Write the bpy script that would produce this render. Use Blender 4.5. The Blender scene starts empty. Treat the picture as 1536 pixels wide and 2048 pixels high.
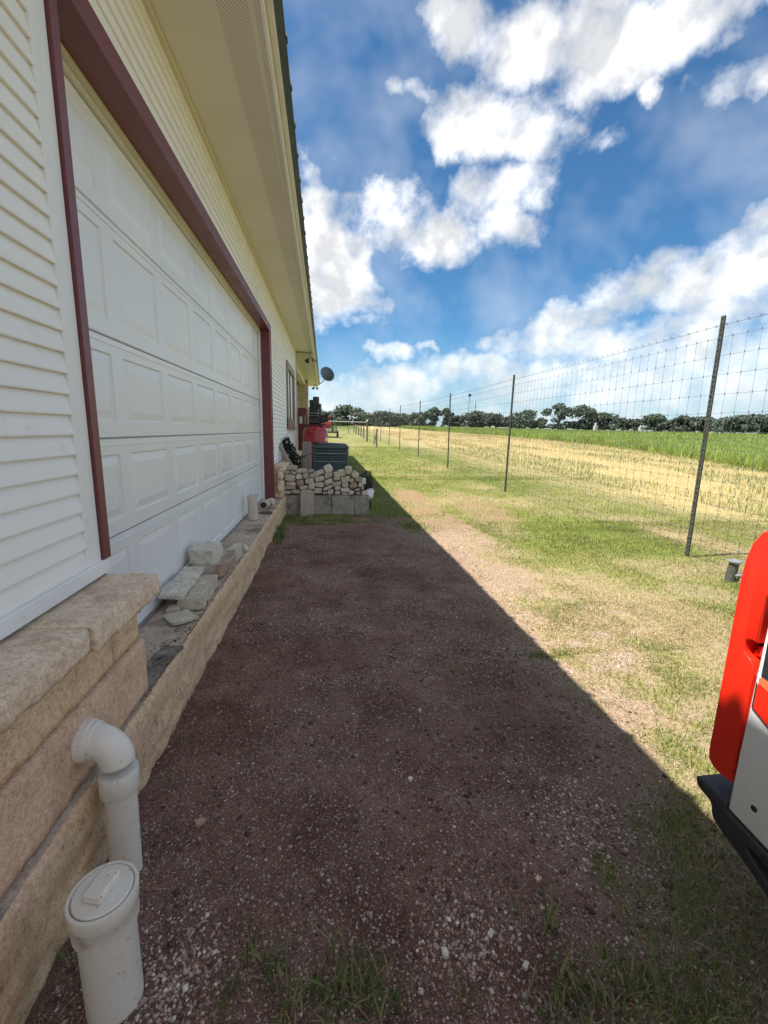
import bpy, bmesh, math, random
import numpy as np
from mathutils import Vector, Matrix, Euler

random.seed(7)
RNG = np.random.default_rng(11)
S = bpy.context.scene
COL = S.collection
R = math.radians

# ------------------------------------------------------------------ camera
cam_d = bpy.data.cameras.new('camera')
cam = bpy.data.objects.new('camera', cam_d)
COL.objects.link(cam)
S.camera = cam
yaw, pitch, roll = .12925, -.18661, .02375
cy, sy, cp, sp = math.cos(yaw), math.sin(yaw), math.cos(pitch), math.sin(pitch)
fwd = Vector((sy * cp, cy * cp, sp))
rt = Vector((cy, -sy, 0))
up = rt.cross(fwd)
r2 = rt * math.cos(roll) + up * math.sin(roll)
u2 = -rt * math.sin(roll) + up * math.cos(roll)
M = Matrix((r2, u2, -fwd)).transposed().to_4x4()
M.translation = Vector((0, 0, 1.40))
cam.matrix_world = M
cam_d.sensor_fit = 'HORIZONTAL'
cam_d.sensor_width = 36
cam_d.lens = 36 * 857.9 / 1536
cam_d.clip_start = .02
cam_d.clip_end = 3000
S.render.resolution_x, S.render.resolution_y = 768, 1024

# ------------------------------------------------------------------ light
SUN_VEC = Vector((-.475, -.06, 1.0)).normalized()      # towards the sun
sun_el = math.asin(SUN_VEC.z)
sun_d = bpy.data.lights.new('sun', 'SUN')
sun_d.energy = 2.1
sun_d.angle = R(.53)
sun_d.color = (1.0, .95, .87)
sun = bpy.data.objects.new('sun', sun_d)
COL.objects.link(sun)
sun.rotation_euler = (-SUN_VEC).to_track_quat('-Z', 'Y').to_euler()
sun.location = (-20, -3, 40)

W = bpy.data.worlds.new('World')
S.world = W
W.use_nodes = True
wn = W.node_tree
wn.nodes.clear()
SKY_STRENGTH = .15
S.view_settings.view_transform = 'Standard'
S.view_settings.look = 'None'
S.view_settings.gamma = 1
S.view_settings.exposure = 2.27
try:
    S.view_settings.use_curve_mapping = False
except Exception:
    pass


def pix_dir(px, py):
    v = fwd + r2 * (px - 768) / 857.9 - u2 * (py - 1024) / 857.9
    return v.normalized()


# cumulus of the sky dome: bearing, size (in the photo's degrees), weight
CLOUDS = [
    (915, 35, 75, 62, .9), (950, 70, 40, 40, .5),
    (1120, 60, 150, 80, 1.15), (1240, 100, 150, 80, 1.1), (1360, 40, 170, 75, 1.1), (1470, 0, 120, 55, .9),
    (1030, 105, 75, 60, .9), (1310, 185, 22, 30, .6), (1180, 160, 110, 40, .8),
    (960, 230, 120, 70, 1.1), (1050, 265, 95, 58, 1.0), (890, 255, 70, 48, .9), (815, 196, 60, 24, .65), (1115, 245, 46, 26, .8),
    (1205, 290, 40, 26, .5),
    (800, 430, 78, 72, 1.15), (850, 465, 80, 60, 1.1), (765, 400, 45, 42, .9), (905, 500, 34, 28, .6),
    (985, 385, 92, 50, .85), (1005, 450, 66, 44, .7), (940, 360, 40, 28, .6), (1065, 370, 50, 46, .6),
    (650, 420, 62, 44, .95), (655, 500, 85, 70, 1.1), (685, 575, 86, 62, 1.1), (630, 590, 80, 70, 1.0), (725, 640, 50, 20, .7),
    (740, 610, 45, 30, .6), (640, 350, 60, 40, .35),
    (775, 706, 48, 15, .75), (856, 703, 16, 8, .5), (976, 685, 18, 14, .5), (720, 655, 40, 12, .4),
    (1370, 570, 150, 60, 1.0), (1490, 545, 130, 70, 1.05), (1260, 600, 90, 42, .85), (1480, 630, 140, 55, .85), (1340, 520, 40, 30, .6),
    (1150, 640, 90, 34, .95), (1260, 690, 150, 46, .9), (1410, 700, 170, 60, .85), (1090, 690, 110, 40, .9), (1130, 620, 40, 22, .7),
    (800, 765, 120, 30, .9), (700, 792, 100, 24, .8), (950, 742, 120, 28, .95), (1060, 765, 160, 42, .9), (1230, 765, 220, 55, .85),
    (1430, 790, 220, 60, .8), (860, 800, 200, 24, .6), (650, 830, 300, 22, .5), (1100, 835, 260, 26, .55),
    (1520, 440, 30, 30, .4), (1500, 160, 90, 40, .5), (560, 690, 60, 30, .7), (500, 640, 90, 60, .8), (380, 560, 110, 80, .8),
]


def world_clouds():
    g = bpy.data.node_groups.new('cloud_field', 'ShaderNodeTree')
    g.interface.new_socket('Dir', in_out='INPUT', socket_type='NodeSocketVector')
    g.interface.new_socket('Density', in_out='OUTPUT', socket_type='NodeSocketFloat')
    N, L = g.nodes, g.links
    gi = N.new('NodeGroupInput')
    go = N.new('NodeGroupOutput')
    # billowing: warp the direction by two scales of noise
    def warp(src, scale, amp):
        n = N.new('ShaderNodeTexNoise')
        n.inputs['Scale'].default_value = scale
        n.inputs['Detail'].default_value = 3
        n.inputs['Roughness'].default_value = .6
        L.new(gi.outputs[0], n.inputs['Vector'])
        s = N.new('ShaderNodeVectorMath'); s.operation = 'SUBTRACT'
        s.inputs[1].default_value = (.5, .5, .5)
        L.new(n.outputs['Color'], s.inputs[0])
        m = N.new('ShaderNodeVectorMath'); m.operation = 'SCALE'
        m.inputs['Scale'].default_value = amp
        L.new(s.outputs[0], m.inputs[0])
        a = N.new('ShaderNodeVectorMath'); a.operation = 'ADD'
        L.new(src, a.inputs[0]); L.new(m.outputs[0], a.inputs[1])
        return a.outputs[0]
    d = warp(gi.outputs[0], 7, .10)
    d = warp(d, 26, .032)
    acc = None
    for (px, py, rx, ry, wgt) in CLOUDS:
        c = pix_dir(px, py)
        # angular radii along the horizontal and vertical at that bearing
        hx = c.cross(Vector((0, 0, 1))).normalized()
        vy = hx.cross(c).normalized()
        ax = (pix_dir(px + rx, py) - pix_dir(px - rx, py)).length / 2 * 1.15
        ay = (pix_dir(px, py + ry) - pix_dir(px, py - ry)).length / 2 * 1.25
        du = N.new('ShaderNodeVectorMath'); du.operation = 'DOT_PRODUCT'
        du.inputs[1].default_value = hx / ax
        dv = N.new('ShaderNodeVectorMath'); dv.operation = 'DOT_PRODUCT'
        dv.inputs[1].default_value = vy / ay
        L.new(d, du.inputs[0]); L.new(d, dv.inputs[0])
        p1 = N.new('ShaderNodeMath'); p1.operation = 'MULTIPLY'
        L.new(du.outputs['Value'], p1.inputs[0]); L.new(du.outputs['Value'], p1.inputs[1])
        p2 = N.new('ShaderNodeMath'); p2.operation = 'MULTIPLY_ADD'
        L.new(dv.outputs['Value'], p2.inputs[0]); L.new(dv.outputs['Value'], p2.inputs[1]); L.new(p1.outputs[0], p2.inputs[2])
        q = N.new('ShaderNodeMath'); q.operation = 'MULTIPLY_ADD'
        L.new(p2.outputs[0], q.inputs[0]); q.inputs[1].default_value = -wgt; q.inputs[2].default_value = wgt
        if acc is None:
            acc = q.outputs[0]
        else:
            mx = N.new('ShaderNodeMath'); mx.operation = 'SMOOTH_MAX'
            mx.inputs[2].default_value = .25
            L.new(acc, mx.inputs[0]); L.new(q.outputs[0], mx.inputs[1])
            acc = mx.outputs[0]
    # unseen rest of the sky: flat cumulus layer, cover raised to brighten the shade
    sep = N.new('ShaderNodeSeparateXYZ'); L.new(gi.outputs[0], sep.inputs[0])
    zc = N.new('ShaderNodeMath'); zc.operation = 'MAXIMUM'; zc.inputs[1].default_value = .06
    L.new(sep.outputs[2], zc.inputs[0])
    inv = N.new('ShaderNodeMath'); inv.operation = 'DIVIDE'; inv.inputs[0].default_value = 1
    L.new(zc.outputs[0], inv.inputs[1])
    pl = N.new('ShaderNodeVectorMath'); pl.operation = 'SCALE'
    L.new(gi.outputs[0], pl.inputs[0]); L.new(inv.outputs[0], pl.inputs['Scale'])
    nn = N.new('ShaderNodeTexNoise'); nn.inputs['Scale'].default_value = 1.3; nn.inputs['Detail'].default_value = 4; nn.inputs['Roughness'].default_value = .55
    L.new(pl.outputs[0], nn.inputs['Vector'])
    gl = N.new('ShaderNodeMapRange')
    gl.inputs[1].default_value = .33; gl.inputs[2].default_value = .56; gl.inputs[3].default_value = -.5; gl.inputs[4].default_value = .9
    L.new(nn.outputs['Fac'], gl.inputs[0])
    # only outside the part of the sky that the listed clouds describe
    vd = N.new('ShaderNodeVectorMath'); vd.operation = 'DOT_PRODUCT'
    vd.inputs[1].default_value = pix_dir(980, 420)
    L.new(gi.outputs[0], vd.inputs[0])
    om = N.new('ShaderNodeMapRange'); om.interpolation_type = 'SMOOTHSTEP'
    om.inputs[1].default_value = .62; om.inputs[2].default_value = .80; om.inputs[3].default_value = 0; om.inputs[4].default_value = 1.6
    L.new(vd.outputs['Value'], om.inputs[0])
    sb = N.new('ShaderNodeMath'); sb.operation = 'SUBTRACT'
    L.new(gl.outputs[0], sb.inputs[0]); L.new(om.outputs[0], sb.inputs[1])
    mx = N.new('ShaderNodeMath'); mx.operation = 'MAXIMUM'
    L.new(acc, mx.inputs[0]); L.new(sb.outputs[0], mx.inputs[1])
    L.new(mx.outputs[0], go.inputs[0])

    N, L = wn.nodes, wn.links
    tc = N.new('ShaderNodeTexCoord')
    sky = N.new('ShaderNodeTexSky')
    sky.sky_type = 'NISHITA'
    sky.sun_disc = False
    sky.sun_elevation = sun_el
    sky.sun_rotation = math.atan2(SUN_VEC.x, SUN_VEC.y)
    sky.altitude = 200
    sky.air_density = 1.0
    sky.dust_density = .6
    sky.ozone_density = 2.4
    a = N.new('ShaderNodeGroup'); a.node_tree = g
    L.new(tc.outputs['Generated'], a.inputs[0])
    # soft fine detail eats at the edges
    dn = N.new('ShaderNodeTexNoise'); dn.inputs['Scale'].default_value = 11; dn.inputs['Detail'].default_value = 5; dn.inputs['Roughness'].default_value = .62
    L.new(tc.outputs['Generated'], dn.inputs['Vector'])
    dm = N.new('ShaderNodeMapRange'); dm.inputs[3].default_value = -1.05; dm.inputs[4].default_value = .85
    dm.inputs[1].default_value = .2; dm.inputs[2].default_value = .8
    L.new(dn.outputs['Fac'], dm.inputs[0])
    ad = N.new('ShaderNodeMath'); ad.operation = 'ADD'
    L.new(a.outputs[0], ad.inputs[0]); L.new(dm.outputs[0], ad.inputs[1])
    mask = N.new('ShaderNodeMapRange'); mask.interpolation_type = 'SMOOTHSTEP'
    mask.inputs[1].default_value = -.34; mask.inputs[2].default_value = 1.20
    L.new(ad.outputs[0], mask.inputs[0])
    # thin veil
    ve = N.new('ShaderNodeTexNoise'); ve.inputs['Scale'].default_value = 3.2; ve.inputs['Detail'].default_value = 4; ve.inputs['Roughness'].default_value = .6
    ve.inputs['Distortion'].default_value = .1
    L.new(tc.outputs['Generated'], ve.inputs['Vector'])
    vm = N.new('ShaderNodeMapRange'); vm.inputs[1].default_value = .45; vm.inputs[2].default_value = .8; vm.inputs[3].default_value = 0; vm.inputs[4].default_value = .30
    L.new(ve.outputs['Fac'], vm.inputs[0])
    mm = N.new('ShaderNodeMath'); mm.operation = 'MAXIMUM'
    L.new(mask.outputs[0], mm.inputs[0]); L.new(vm.outputs[0], mm.inputs[1])
    # haze low down
    sz = N.new('ShaderNodeSeparateXYZ'); L.new(tc.outputs['Generated'], sz.inputs[0])
    hz = N.new('ShaderNodeMapRange'); hz.interpolation_type = 'SMOOTHSTEP'
    hz.inputs[1].default_value = 0; hz.inputs[2].default_value = .22; hz.inputs[3].default_value = .55; hz.inputs[4].default_value = 0
    L.new(sz.outputs[2], hz.inputs[0])
    # shading of a cloud: greyer where it is thickest, lit billows elsewhere
    sn = N.new('ShaderNodeTexNoise'); sn.inputs['Scale'].default_value = 5.5; sn.inputs['Detail'].default_value = 3; sn.inputs['Roughness'].default_value = .5
    so = N.new('ShaderNodeVectorMath'); so.operation = 'ADD'; so.inputs[1].default_value = (3.1, 1.7, .4)
    L.new(tc.outputs['Generated'], so.inputs[0]); L.new(so.outputs[0], sn.inputs['Vector'])
    sa = N.new('ShaderNodeMath'); sa.operation = 'MULTIPLY_ADD'; sa.inputs[1].default_value = .22; 
    L.new(ad.outputs[0], sa.inputs[0]); L.new(sn.outputs['Fac'], sa.inputs[2])
    shd = N.new('ShaderNodeMapRange'); shd.interpolation_type = 'SMOOTHSTEP'
    shd.inputs[1].default_value = .38; shd.inputs[2].default_value = .90; shd.inputs[3].default_value = 0; shd.inputs[4].default_value = 1
    na = N.new('ShaderNodeTexNoise'); na.inputs['Scale'].default_value = 9; na.inputs['Detail'].default_value = 4; na.inputs['Roughness'].default_value = .55
    nb = N.new('ShaderNodeTexNoise'); nb.inputs['Scale'].default_value = 9; nb.inputs['Detail'].default_value = 4; nb.inputs['Roughness'].default_value = .55
    of = N.new('ShaderNodeVectorMath'); of.operation = 'ADD'; of.inputs[1].default_value = (-.022, 0, .035)
    L.new(tc.outputs['Generated'], na.inputs['Vector']); L.new(tc.outputs['Generated'], of.inputs[0]); L.new(of.outputs[0], nb.inputs['Vector'])
    df = N.new('ShaderNodeMath'); df.operation = 'SUBTRACT'
    L.new(nb.outputs['Fac'], df.inputs[0]); L.new(na.outputs['Fac'], df.inputs[1])
    sd = N.new('ShaderNodeMath'); sd.operation = 'MULTIPLY_ADD'; sd.inputs[1].default_value = 1.5
    L.new(df.outputs[0], sd.inputs[0]); L.new(sa.outputs[0], sd.inputs[2])
    L.new(sd.outputs[0], shd.inputs[0])
    cc = N.new('ShaderNodeMix'); cc.data_type = 'RGBA'
    cc.inputs['A'].default_value = (2.25, 2.20, 2.13, 1)
    cc.inputs['B'].default_value = (1.1, 1.12, 1.15, 1)
    L.new(shd.outputs[0], cc.inputs['Factor'])
    # sky colour slightly deepened
    hm = N.new('ShaderNodeMix'); hm.data_type = 'RGBA'
    hm.inputs['B'].default_value = (.92, 1.10, 1.22, 1)
    L.new(hz.outputs[0], hm.inputs['Factor'])
    sc = N.new('ShaderNodeMix'); sc.data_type = 'RGBA'; sc.blend_type = 'MULTIPLY'
    sc.inputs['Factor'].default_value = 1
    sc.inputs['B'].default_value = (.090, .160, .195, 1)
    L.new(sky.outputs[0], sc.inputs['A'])
    L.new(sc.outputs['Result'], hm.inputs['A'])
    mix = N.new('ShaderNodeMix'); mix.data_type = 'RGBA'
    L.new(mm.outputs[0], mix.inputs['Factor'])
    L.new(hm.outputs['Result'], mix.inputs['A'])
    # low clouds seen through more air
    ca = N.new('ShaderNodeMix'); ca.data_type = 'RGBA'
    ca.inputs['B'].default_value = (1.12, 1.27, 1.36, 1)
    cz = N.new('ShaderNodeMapRange'); cz.interpolation_type = 'SMOOTHSTEP'
    for i_, v_ in enumerate((0, .34, .75, 0)): cz.inputs[i_ + 1].default_value = v_
    L.new(sz.outputs[2], cz.inputs[0]); L.new(cz.outputs[0], ca.inputs['Factor'])
    L.new(cc.outputs['Result'], ca.inputs['A']); L.new(ca.outputs['Result'], mix.inputs['B'])
    bg = N.new('ShaderNodeBackground'); bg.inputs['Strength'].default_value = SKY_STRENGTH
    L.new(mix.outputs['Result'], bg.inputs['Color'])
    out = N.new('ShaderNodeOutputWorld')
    L.new(bg.outputs[0], out.inputs[0])
    S.cycles.max_bounces = 5
    S.cycles.diffuse_bounces = 3
    S.cycles.glossy_bounces = 2
    S.cycles.transmission_bounces = 2
    W.cycles.sampling_method = 'MANUAL'
    W.cycles.sample_map_resolution = 512


world_clouds()

# ------------------------------------------------------------------ materials


def new_mat(name):
    m = bpy.data.materials.new(name)
    m.use_nodes = True
    nt = m.node_tree
    b = nt.nodes['Principled BSDF']
    return m, nt.nodes, nt.links, b


def ramp(N, L, src, stops):
    r = N.new('ShaderNodeValToRGB')
    e = r.color_ramp.elements
    while len(e) < len(stops):
        e.new(.5)
    for i, (p, c) in enumerate(stops):
        e[i].position = p
        e[i].color = (*c, 1) if len(c) == 3 else c
    L.new(src, r.inputs[0])
    return r.outputs[0]


def noise(N, L, scale, detail=4, rough=.55, vec=None, stretch=None):
    n = N.new('ShaderNodeTexNoise')
    n.inputs['Scale'].default_value = scale
    n.inputs['Detail'].default_value = detail
    n.inputs['Roughness'].default_value = rough
    if vec is None:
        g = N.new('ShaderNodeNewGeometry')
        vec = g.outputs['Position']
    if stretch:
        mp = N.new('ShaderNodeMapping')
        mp.inputs['Scale'].default_value = stretch
        L.new(vec, mp.inputs['Vector'])
        vec = mp.outputs[0]
    L.new(vec, n.inputs['Vector'])
    return n


def mixc(N, L, fac, a, b, blend='MIX'):
    m = N.new('ShaderNodeMix'); m.data_type = 'RGBA'; m.blend_type = blend
    for s, v in (('Factor', fac), ('A', a), ('B', b)):
        if isinstance(v, (int, float)):
            m.inputs[s].default_value = v
        elif isinstance(v, tuple):
            m.inputs[s].default_value = (*v, 1)
        else:
            L.new(v, m.inputs[s])
    return m.outputs['Result']


def mrange(N, L, src, a, b, c=0., d=1.):
    m = N.new('ShaderNodeMapRange')
    m.interpolation_type = 'SMOOTHSTEP'
    for i, v in enumerate((a, b, c, d)):
        m.inputs[i + 1].default_value = v
    L.new(src, m.inputs[0])
    return m.outputs[0]


def surf(name, c1, c2, scale=6, rough=.6, bump=.0, bscale=40, specks=None, metal=0, dirt=None, stretch=None, c3=None, coat=0, rvar=.08, grain=0):
    """general weathered surface: two mottled colours, fine relief, optional dark specks and dirt blotches"""
    m, N, L, b = new_mat(name)
    n = noise(N, L, scale, 6, .6, stretch=stretch)
    col = ramp(N, L, n.outputs['Fac'], [(.32, c1), (.68, c2)])
    if c3:
        n3 = noise(N, L, scale * .45, 5, .65)
        col = mixc(N, L, mrange(N, L, n3.outputs['Fac'], .5, .68), col, c3)
    if dirt:
        nd = noise(N, L, dirt[1], 6, .7)
        col = mixc(N, L, mrange(N, L, nd.outputs['Fac'], dirt[2], dirt[2] + .16, 0, dirt[3]), col, dirt[0])
    if specks:
        v = N.new('ShaderNodeTexVoronoi')
        v.inputs['Scale'].default_value = specks[1]
        g = N.new('ShaderNodeNewGeometry')
        L.new(g.outputs['Position'], v.inputs['Vector'])
        # only some cells carry a speck
        sp_ = mrange(N, L, v.outputs['Distance'], specks[2], specks[2] * .5)
        sx = N.new('ShaderNodeSeparateColor'); L.new(v.outputs['Color'], sx.inputs[0])
        sel = mrange(N, L, sx.outputs[0], specks[3], specks[3] + .02)
        mu = N.new('ShaderNodeMath'); mu.operation = 'MULTIPLY'
        L.new(sp_, mu.inputs[0]); L.new(sel, mu.inputs[1])
        col = mixc(N, L, mu.outputs[0], col, specks[0])
    if grain:
        for (gs, ga) in ((230, grain), (70, grain * .8), (24, grain * .5)):
            ng = noise(N, L, gs, 3, .6)
            lo = 1 - ga
            gr = ramp(N, L, ng.outputs['Fac'], [(.34, (lo, lo * .97, lo * .93)), (.50, (1, 1, 1)), (.70, (1 + ga * .45,) * 3)])
            col = mixc(N, L, 1.0, col, gr, 'MULTIPLY')
    L.new(col, b.inputs['Base Color'])
    rr = mrange(N, L, n.outputs['Fac'], .3, .7, rough - rvar, rough + rvar)
    L.new(rr, b.inputs['Roughness'])
    b.inputs['Metallic'].default_value = metal
    if coat:
        b.inputs['Coat Weight'].default_value = coat
        b.inputs['Coat Roughness'].default_value = .06
    if bump:
        bn = noise(N, L, bscale, 7, .68)
        bp = N.new('ShaderNodeBump')
        bp.inputs['Strength'].default_value = bump
        bp.inputs['Distance'].default_value = .01
        L.new(bn.outputs['Fac'], bp.inputs['Height'])
        L.new(bp.outputs[0], b.inputs['Normal'])
    return m


def attr_mat(name, rough=.8, trans=0, bump=0, bscale=60, spec=.3):
    m, N, L, b = new_mat(name)
    a = N.new('ShaderNodeAttribute'); a.attribute_name = 'Col'
    L.new(a.outputs['Color'], b.inputs['Base Color'])
    b.inputs['Roughness'].default_value = rough
    b.inputs['Specular IOR Level'].default_value = spec
    if trans:
        t = N.new('ShaderNodeBsdfTranslucent')
        L.new(a.outputs['Color'], t.inputs['Color'])
        mx = N.new('ShaderNodeMixShader'); mx.inputs[0].default_value = trans
        out = N['Material Output'] if 'Material Output' in N else N.new('ShaderNodeOutputMaterial')
        L.new(b.outputs[0], mx.inputs[1]); L.new(t.outputs[0], mx.inputs[2])
        L.new(mx.outputs[0], out.inputs[0])
    if bump:
        bn = noise(N, L, bscale, 5, .6)
        bp = N.new('ShaderNodeBump'); bp.inputs['Strength'].default_value = bump; bp.inputs['Distance'].default_value = .004
        L.new(bn.outputs['Fac'], bp.inputs['Height']); L.new(bp.outputs[0], b.inputs['Normal'])
    return m


MT = {}
MT['siding'] = surf('white_siding', (.86, .84, .81), (.90, .88, .85), 2.5, .5, .05, 120, specks=((.13, .11, .09), 26, .085, .90), stretch=(1, .3, 3), dirt=((.55, .53, .47), 5, .60, .35))
MT['trim'] = surf('white_trim', (.80, .80, .79), (.87, .86, .85), 5, .45, .04, 90, dirt=((.42, .38, .32), 12, .62, .5), specks=((.2, .17, .14), 22, .05, .8))
MT['door'] = surf('white_door_paint', (.80, .81, .81), (.86, .86, .85), 1.6, .38, .03, 160, specks=((.18, .15, .12), 18, .05, .90), dirt=((.52, .48, .42), 4, .58, .30))
MT['cream'] = surf('cream_vinyl', (.62, .59, .47), (.68, .65, .53), 3, .5, .03, 90)
MT['soffit_plain'] = surf('cream_soffit', (.68, .66, .56), (.73, .71, .62), 2, .5, .02, 60)
MT['red'] = surf('maroon_paint', (.15, .035, .042), (.19, .05, .055), 7, .42, .10, 80, dirt=((.16, .06, .06), 9, .60, .4))
MT['roof'] = surf('grey_green_roof_metal', (.10, .13, .135), (.14, .17, .175), 4, .4, .02, 60, metal=.4)
MT['conc'] = surf('grey_block', (.33, .30, .26), (.46, .42, .37), 9, .9, .5, 70, dirt=((.09, .075, .065), 5, .5, .7), grain=.26)
MT['conc2'] = surf('tan_block', (.50, .43, .35), (.58, .50, .42), 7, .9, .35, 90, dirt=((.2, .17, .13), 7, .6, .5), grain=.26)
MT['ledge'] = surf('buff_ledge_stone', (.80, .61, .44), (.90, .75, .57), 11, .85, .55, 60, c3=(.66, .44, .36), dirt=((.28, .23, .19), 24, .60, .7), grain=.26)
MT['face'] = surf('tan_face_stone', (.80, .56, .35), (.88, .66, .44), 5, .9, .4, 110, c3=(.80, .54, .38), dirt=((.2, .13, .09), 30, .66, .7), grain=.26)
MT['face2'] = surf('brown_face_stone', (.74, .49, .33), (.84, .60, .42), 5, .9, .4, 110, c3=(.58, .38, .28), dirt=((.2, .14, .1), 30, .64, .7), grain=.26)
MT['curb'] = surf('foundation_concrete', (.70, .48, .28), (.84, .63, .40), 6, .92, .75, 45, c3=(.80, .54, .42), dirt=((.26, .18, .12), 15, .56, .9), stretch=(1, .5, 2.2), grain=.26)
MT['apron'] = surf('dirty_concrete', (.48, .38, .29), (.64, .52, .41), 7, .92, .5, 60, c3=(.26, .22, .19), dirt=((.055, .045, .04), 8, .60, .9), grain=.26)
MT['lime'] = surf('limestone', (.56, .49, .38), (.74, .67, .54), 10, .9, .55, 70, dirt=((.20, .165, .12), 14, .58, .6), grain=.26)
MT['lime_red'] = surf('reddish_limestone', (.42, .28, .21), (.58, .43, .34), 12, .9, .55, 70, dirt=((.14, .09, .06), 12, .56, .7), grain=.26)
MT['lime_w'] = surf('pale_limestone', (.68, .62, .51), (.82, .77, .66), 12, .88, .5, 80, dirt=((.30, .26, .2), 22, .6, .6), grain=.26)
MT['lime_d'] = surf('blackened_limestone', (.13, .115, .10), (.42, .38, .32), 16, .92, .7, 60, dirt=((.035, .03, .03), 9, .48, .9), grain=.26)
MT['pvc'] = surf('white_pvc', (.80, .76, .67), (.86, .83, .75), 5, .42, .04, 90, specks=((.30, .22, .14), 120, .30, .90), dirt=((.42, .33, .21), 9, .56, .7))
MT['pvc2'] = surf('dusty_pvc', (.55, .48, .38), (.66, .59, .48), 8, .6, .1, 60, dirt=((.33, .24, .16), 10, .55, .7))
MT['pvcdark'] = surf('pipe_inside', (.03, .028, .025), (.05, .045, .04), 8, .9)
MT['ac'] = surf('dark_slate_enamel', (.055, .085, .092), (.075, .11, .118), 5, .35, .03, 60, dirt=((.10, .10, .09), 8, .62, .4))
MT['acg'] = surf('slate_grille', (.02, .034, .042), (.028, .045, .055), 5, .5)
MT['greybox'] = surf('grey_beige_panel', (.26, .235, .225), (.31, .28, .265), 4, .5, .05, 40)
MT['dark'] = surf('black_rubber', (.016, .015, .017), (.026, .024, .027), 9, .55, .1, 60)
MT['blackplastic'] = surf('black_plastic', (.026, .027, .030), (.038, .039, .044), 6, .5, .25, 190, dirt=((.09, .08, .07), 6, .56, .4))
MT['tank'] = surf('red_tank_paint', (.34, .018, .03), (.42, .03, .045), 5, .3, .02, 50, coat=.3)
MT['mred'] = surf('bright_red_paint', (.82, .022, .007), (.86, .03, .010), 3, .30, .015, 120, coat=.3, rvar=.03, dirt=((.55, .12, .07), 5, .62, .25))
MT['mwhite'] = surf('white_machine_paint', (.80, .81, .79), (.84, .84, .82), 3, .3, .01, 90, coat=.2, rvar=.03, dirt=((.6, .56, .5), 6, .60, .3))
MT['morange'] = surf('orange_decal', (.85, .16, .06), (.88, .18, .07), 3, .35)
MT['mdecal'] = surf('black_decal', (.022, .024, .03), (.03, .032, .04), 3, .35)
MT['steel'] = surf('galvanised_steel', (.30, .31, .31), (.42, .43, .43), 20, .45, .05, 90, metal=.7)
MT['post'] = surf('weathered_green_steel', (.05, .062, .052), (.10, .11, .095), 40, .6, .15, 120, metal=.3, dirt=((.30, .30, .28), 34, .56, .6), c3=(.12, .07, .045))
MT['wire'] = surf('fence_wire', (.14, .145, .15), (.22, .225, .23), 30, .5, metal=.6)
MT['wood'] = surf('grey_fence_wood', (.07, .055, .045), (.13, .105, .085), 14, .9, .4, 60, stretch=(4, 4, .5))
MT['glass'] = surf('window_glass', (.02, .025, .03), (.03, .035, .04), 2, .05, rvar=.01)
MT['wframe'] = surf('mauve_window_trim', (.22, .15, .14), (.28, .2, .185), 7, .55, .1, 60)
MT['wsill'] = surf('brown_window_sill', (.25, .14, .10), (.32, .19, .14), 8, .6, .2, 60)
MT['dish'] = surf('slate_dish', (.07, .10, .13), (.09, .125, .155), 5, .45)
MT['brick'] = surf('buff_column_stone', (.60, .46, .27), (.72, .58, .38), 9, .9, .4, 60, c3=(.5, .33, .2), grain=.26)
MT['bag'] = surf('white_plastic_bag', (.70, .73, .77), (.82, .84, .86), 12, .35, .6, 30)
MT['log'] = surf('weathered_beige_pole', (.28, .22, .175), (.38, .31, .25), 10, .8, .3, 50, stretch=(2, 2, 1))
MT['bark'] = surf('tree_bark', (.06, .05, .04), (.10, .085, .07), 8, .95, .5, 20)
MT['leaf'] = attr_mat('tree_leaves', .7, .25)
MT['grass'] = attr_mat('grass_blades', .65, .3)
MT['pebble'] = attr_mat('gravel_pebbles', .85, 0, .3, 300)
MT['headstone'] = surf('pale_headstone', (.38, .37, .35), (.52, .51, .49), 1, .6)
MT['grave_grey'] = surf('grey_headstone', (.25, .25, .25), (.35, .35, .35), 1, .6)
MT['white_label'] = surf('white_label', (.75, .74, .72), (.8, .8, .78), 9, .5)
MT['trailer_red'] = surf('red_equipment', (.45, .03, .02), (.55, .05, .03), 5, .4)
MT['rust'] = surf('dark_rusty_steel', (.06, .04, .035), (.10, .07, .06), 15, .7, .2, 50)
MT['ivory'] = surf('ivory_trim', (.55, .52, .40), (.62, .58, .45), 4, .5)
MT['olive'] = surf('olive_trim', (.26, .23, .13), (.31, .28, .17), 4, .5)
MT['lamp'] = surf('lamp_glass', (.6, .6, .55), (.7, .7, .65), 5, .15)

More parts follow.
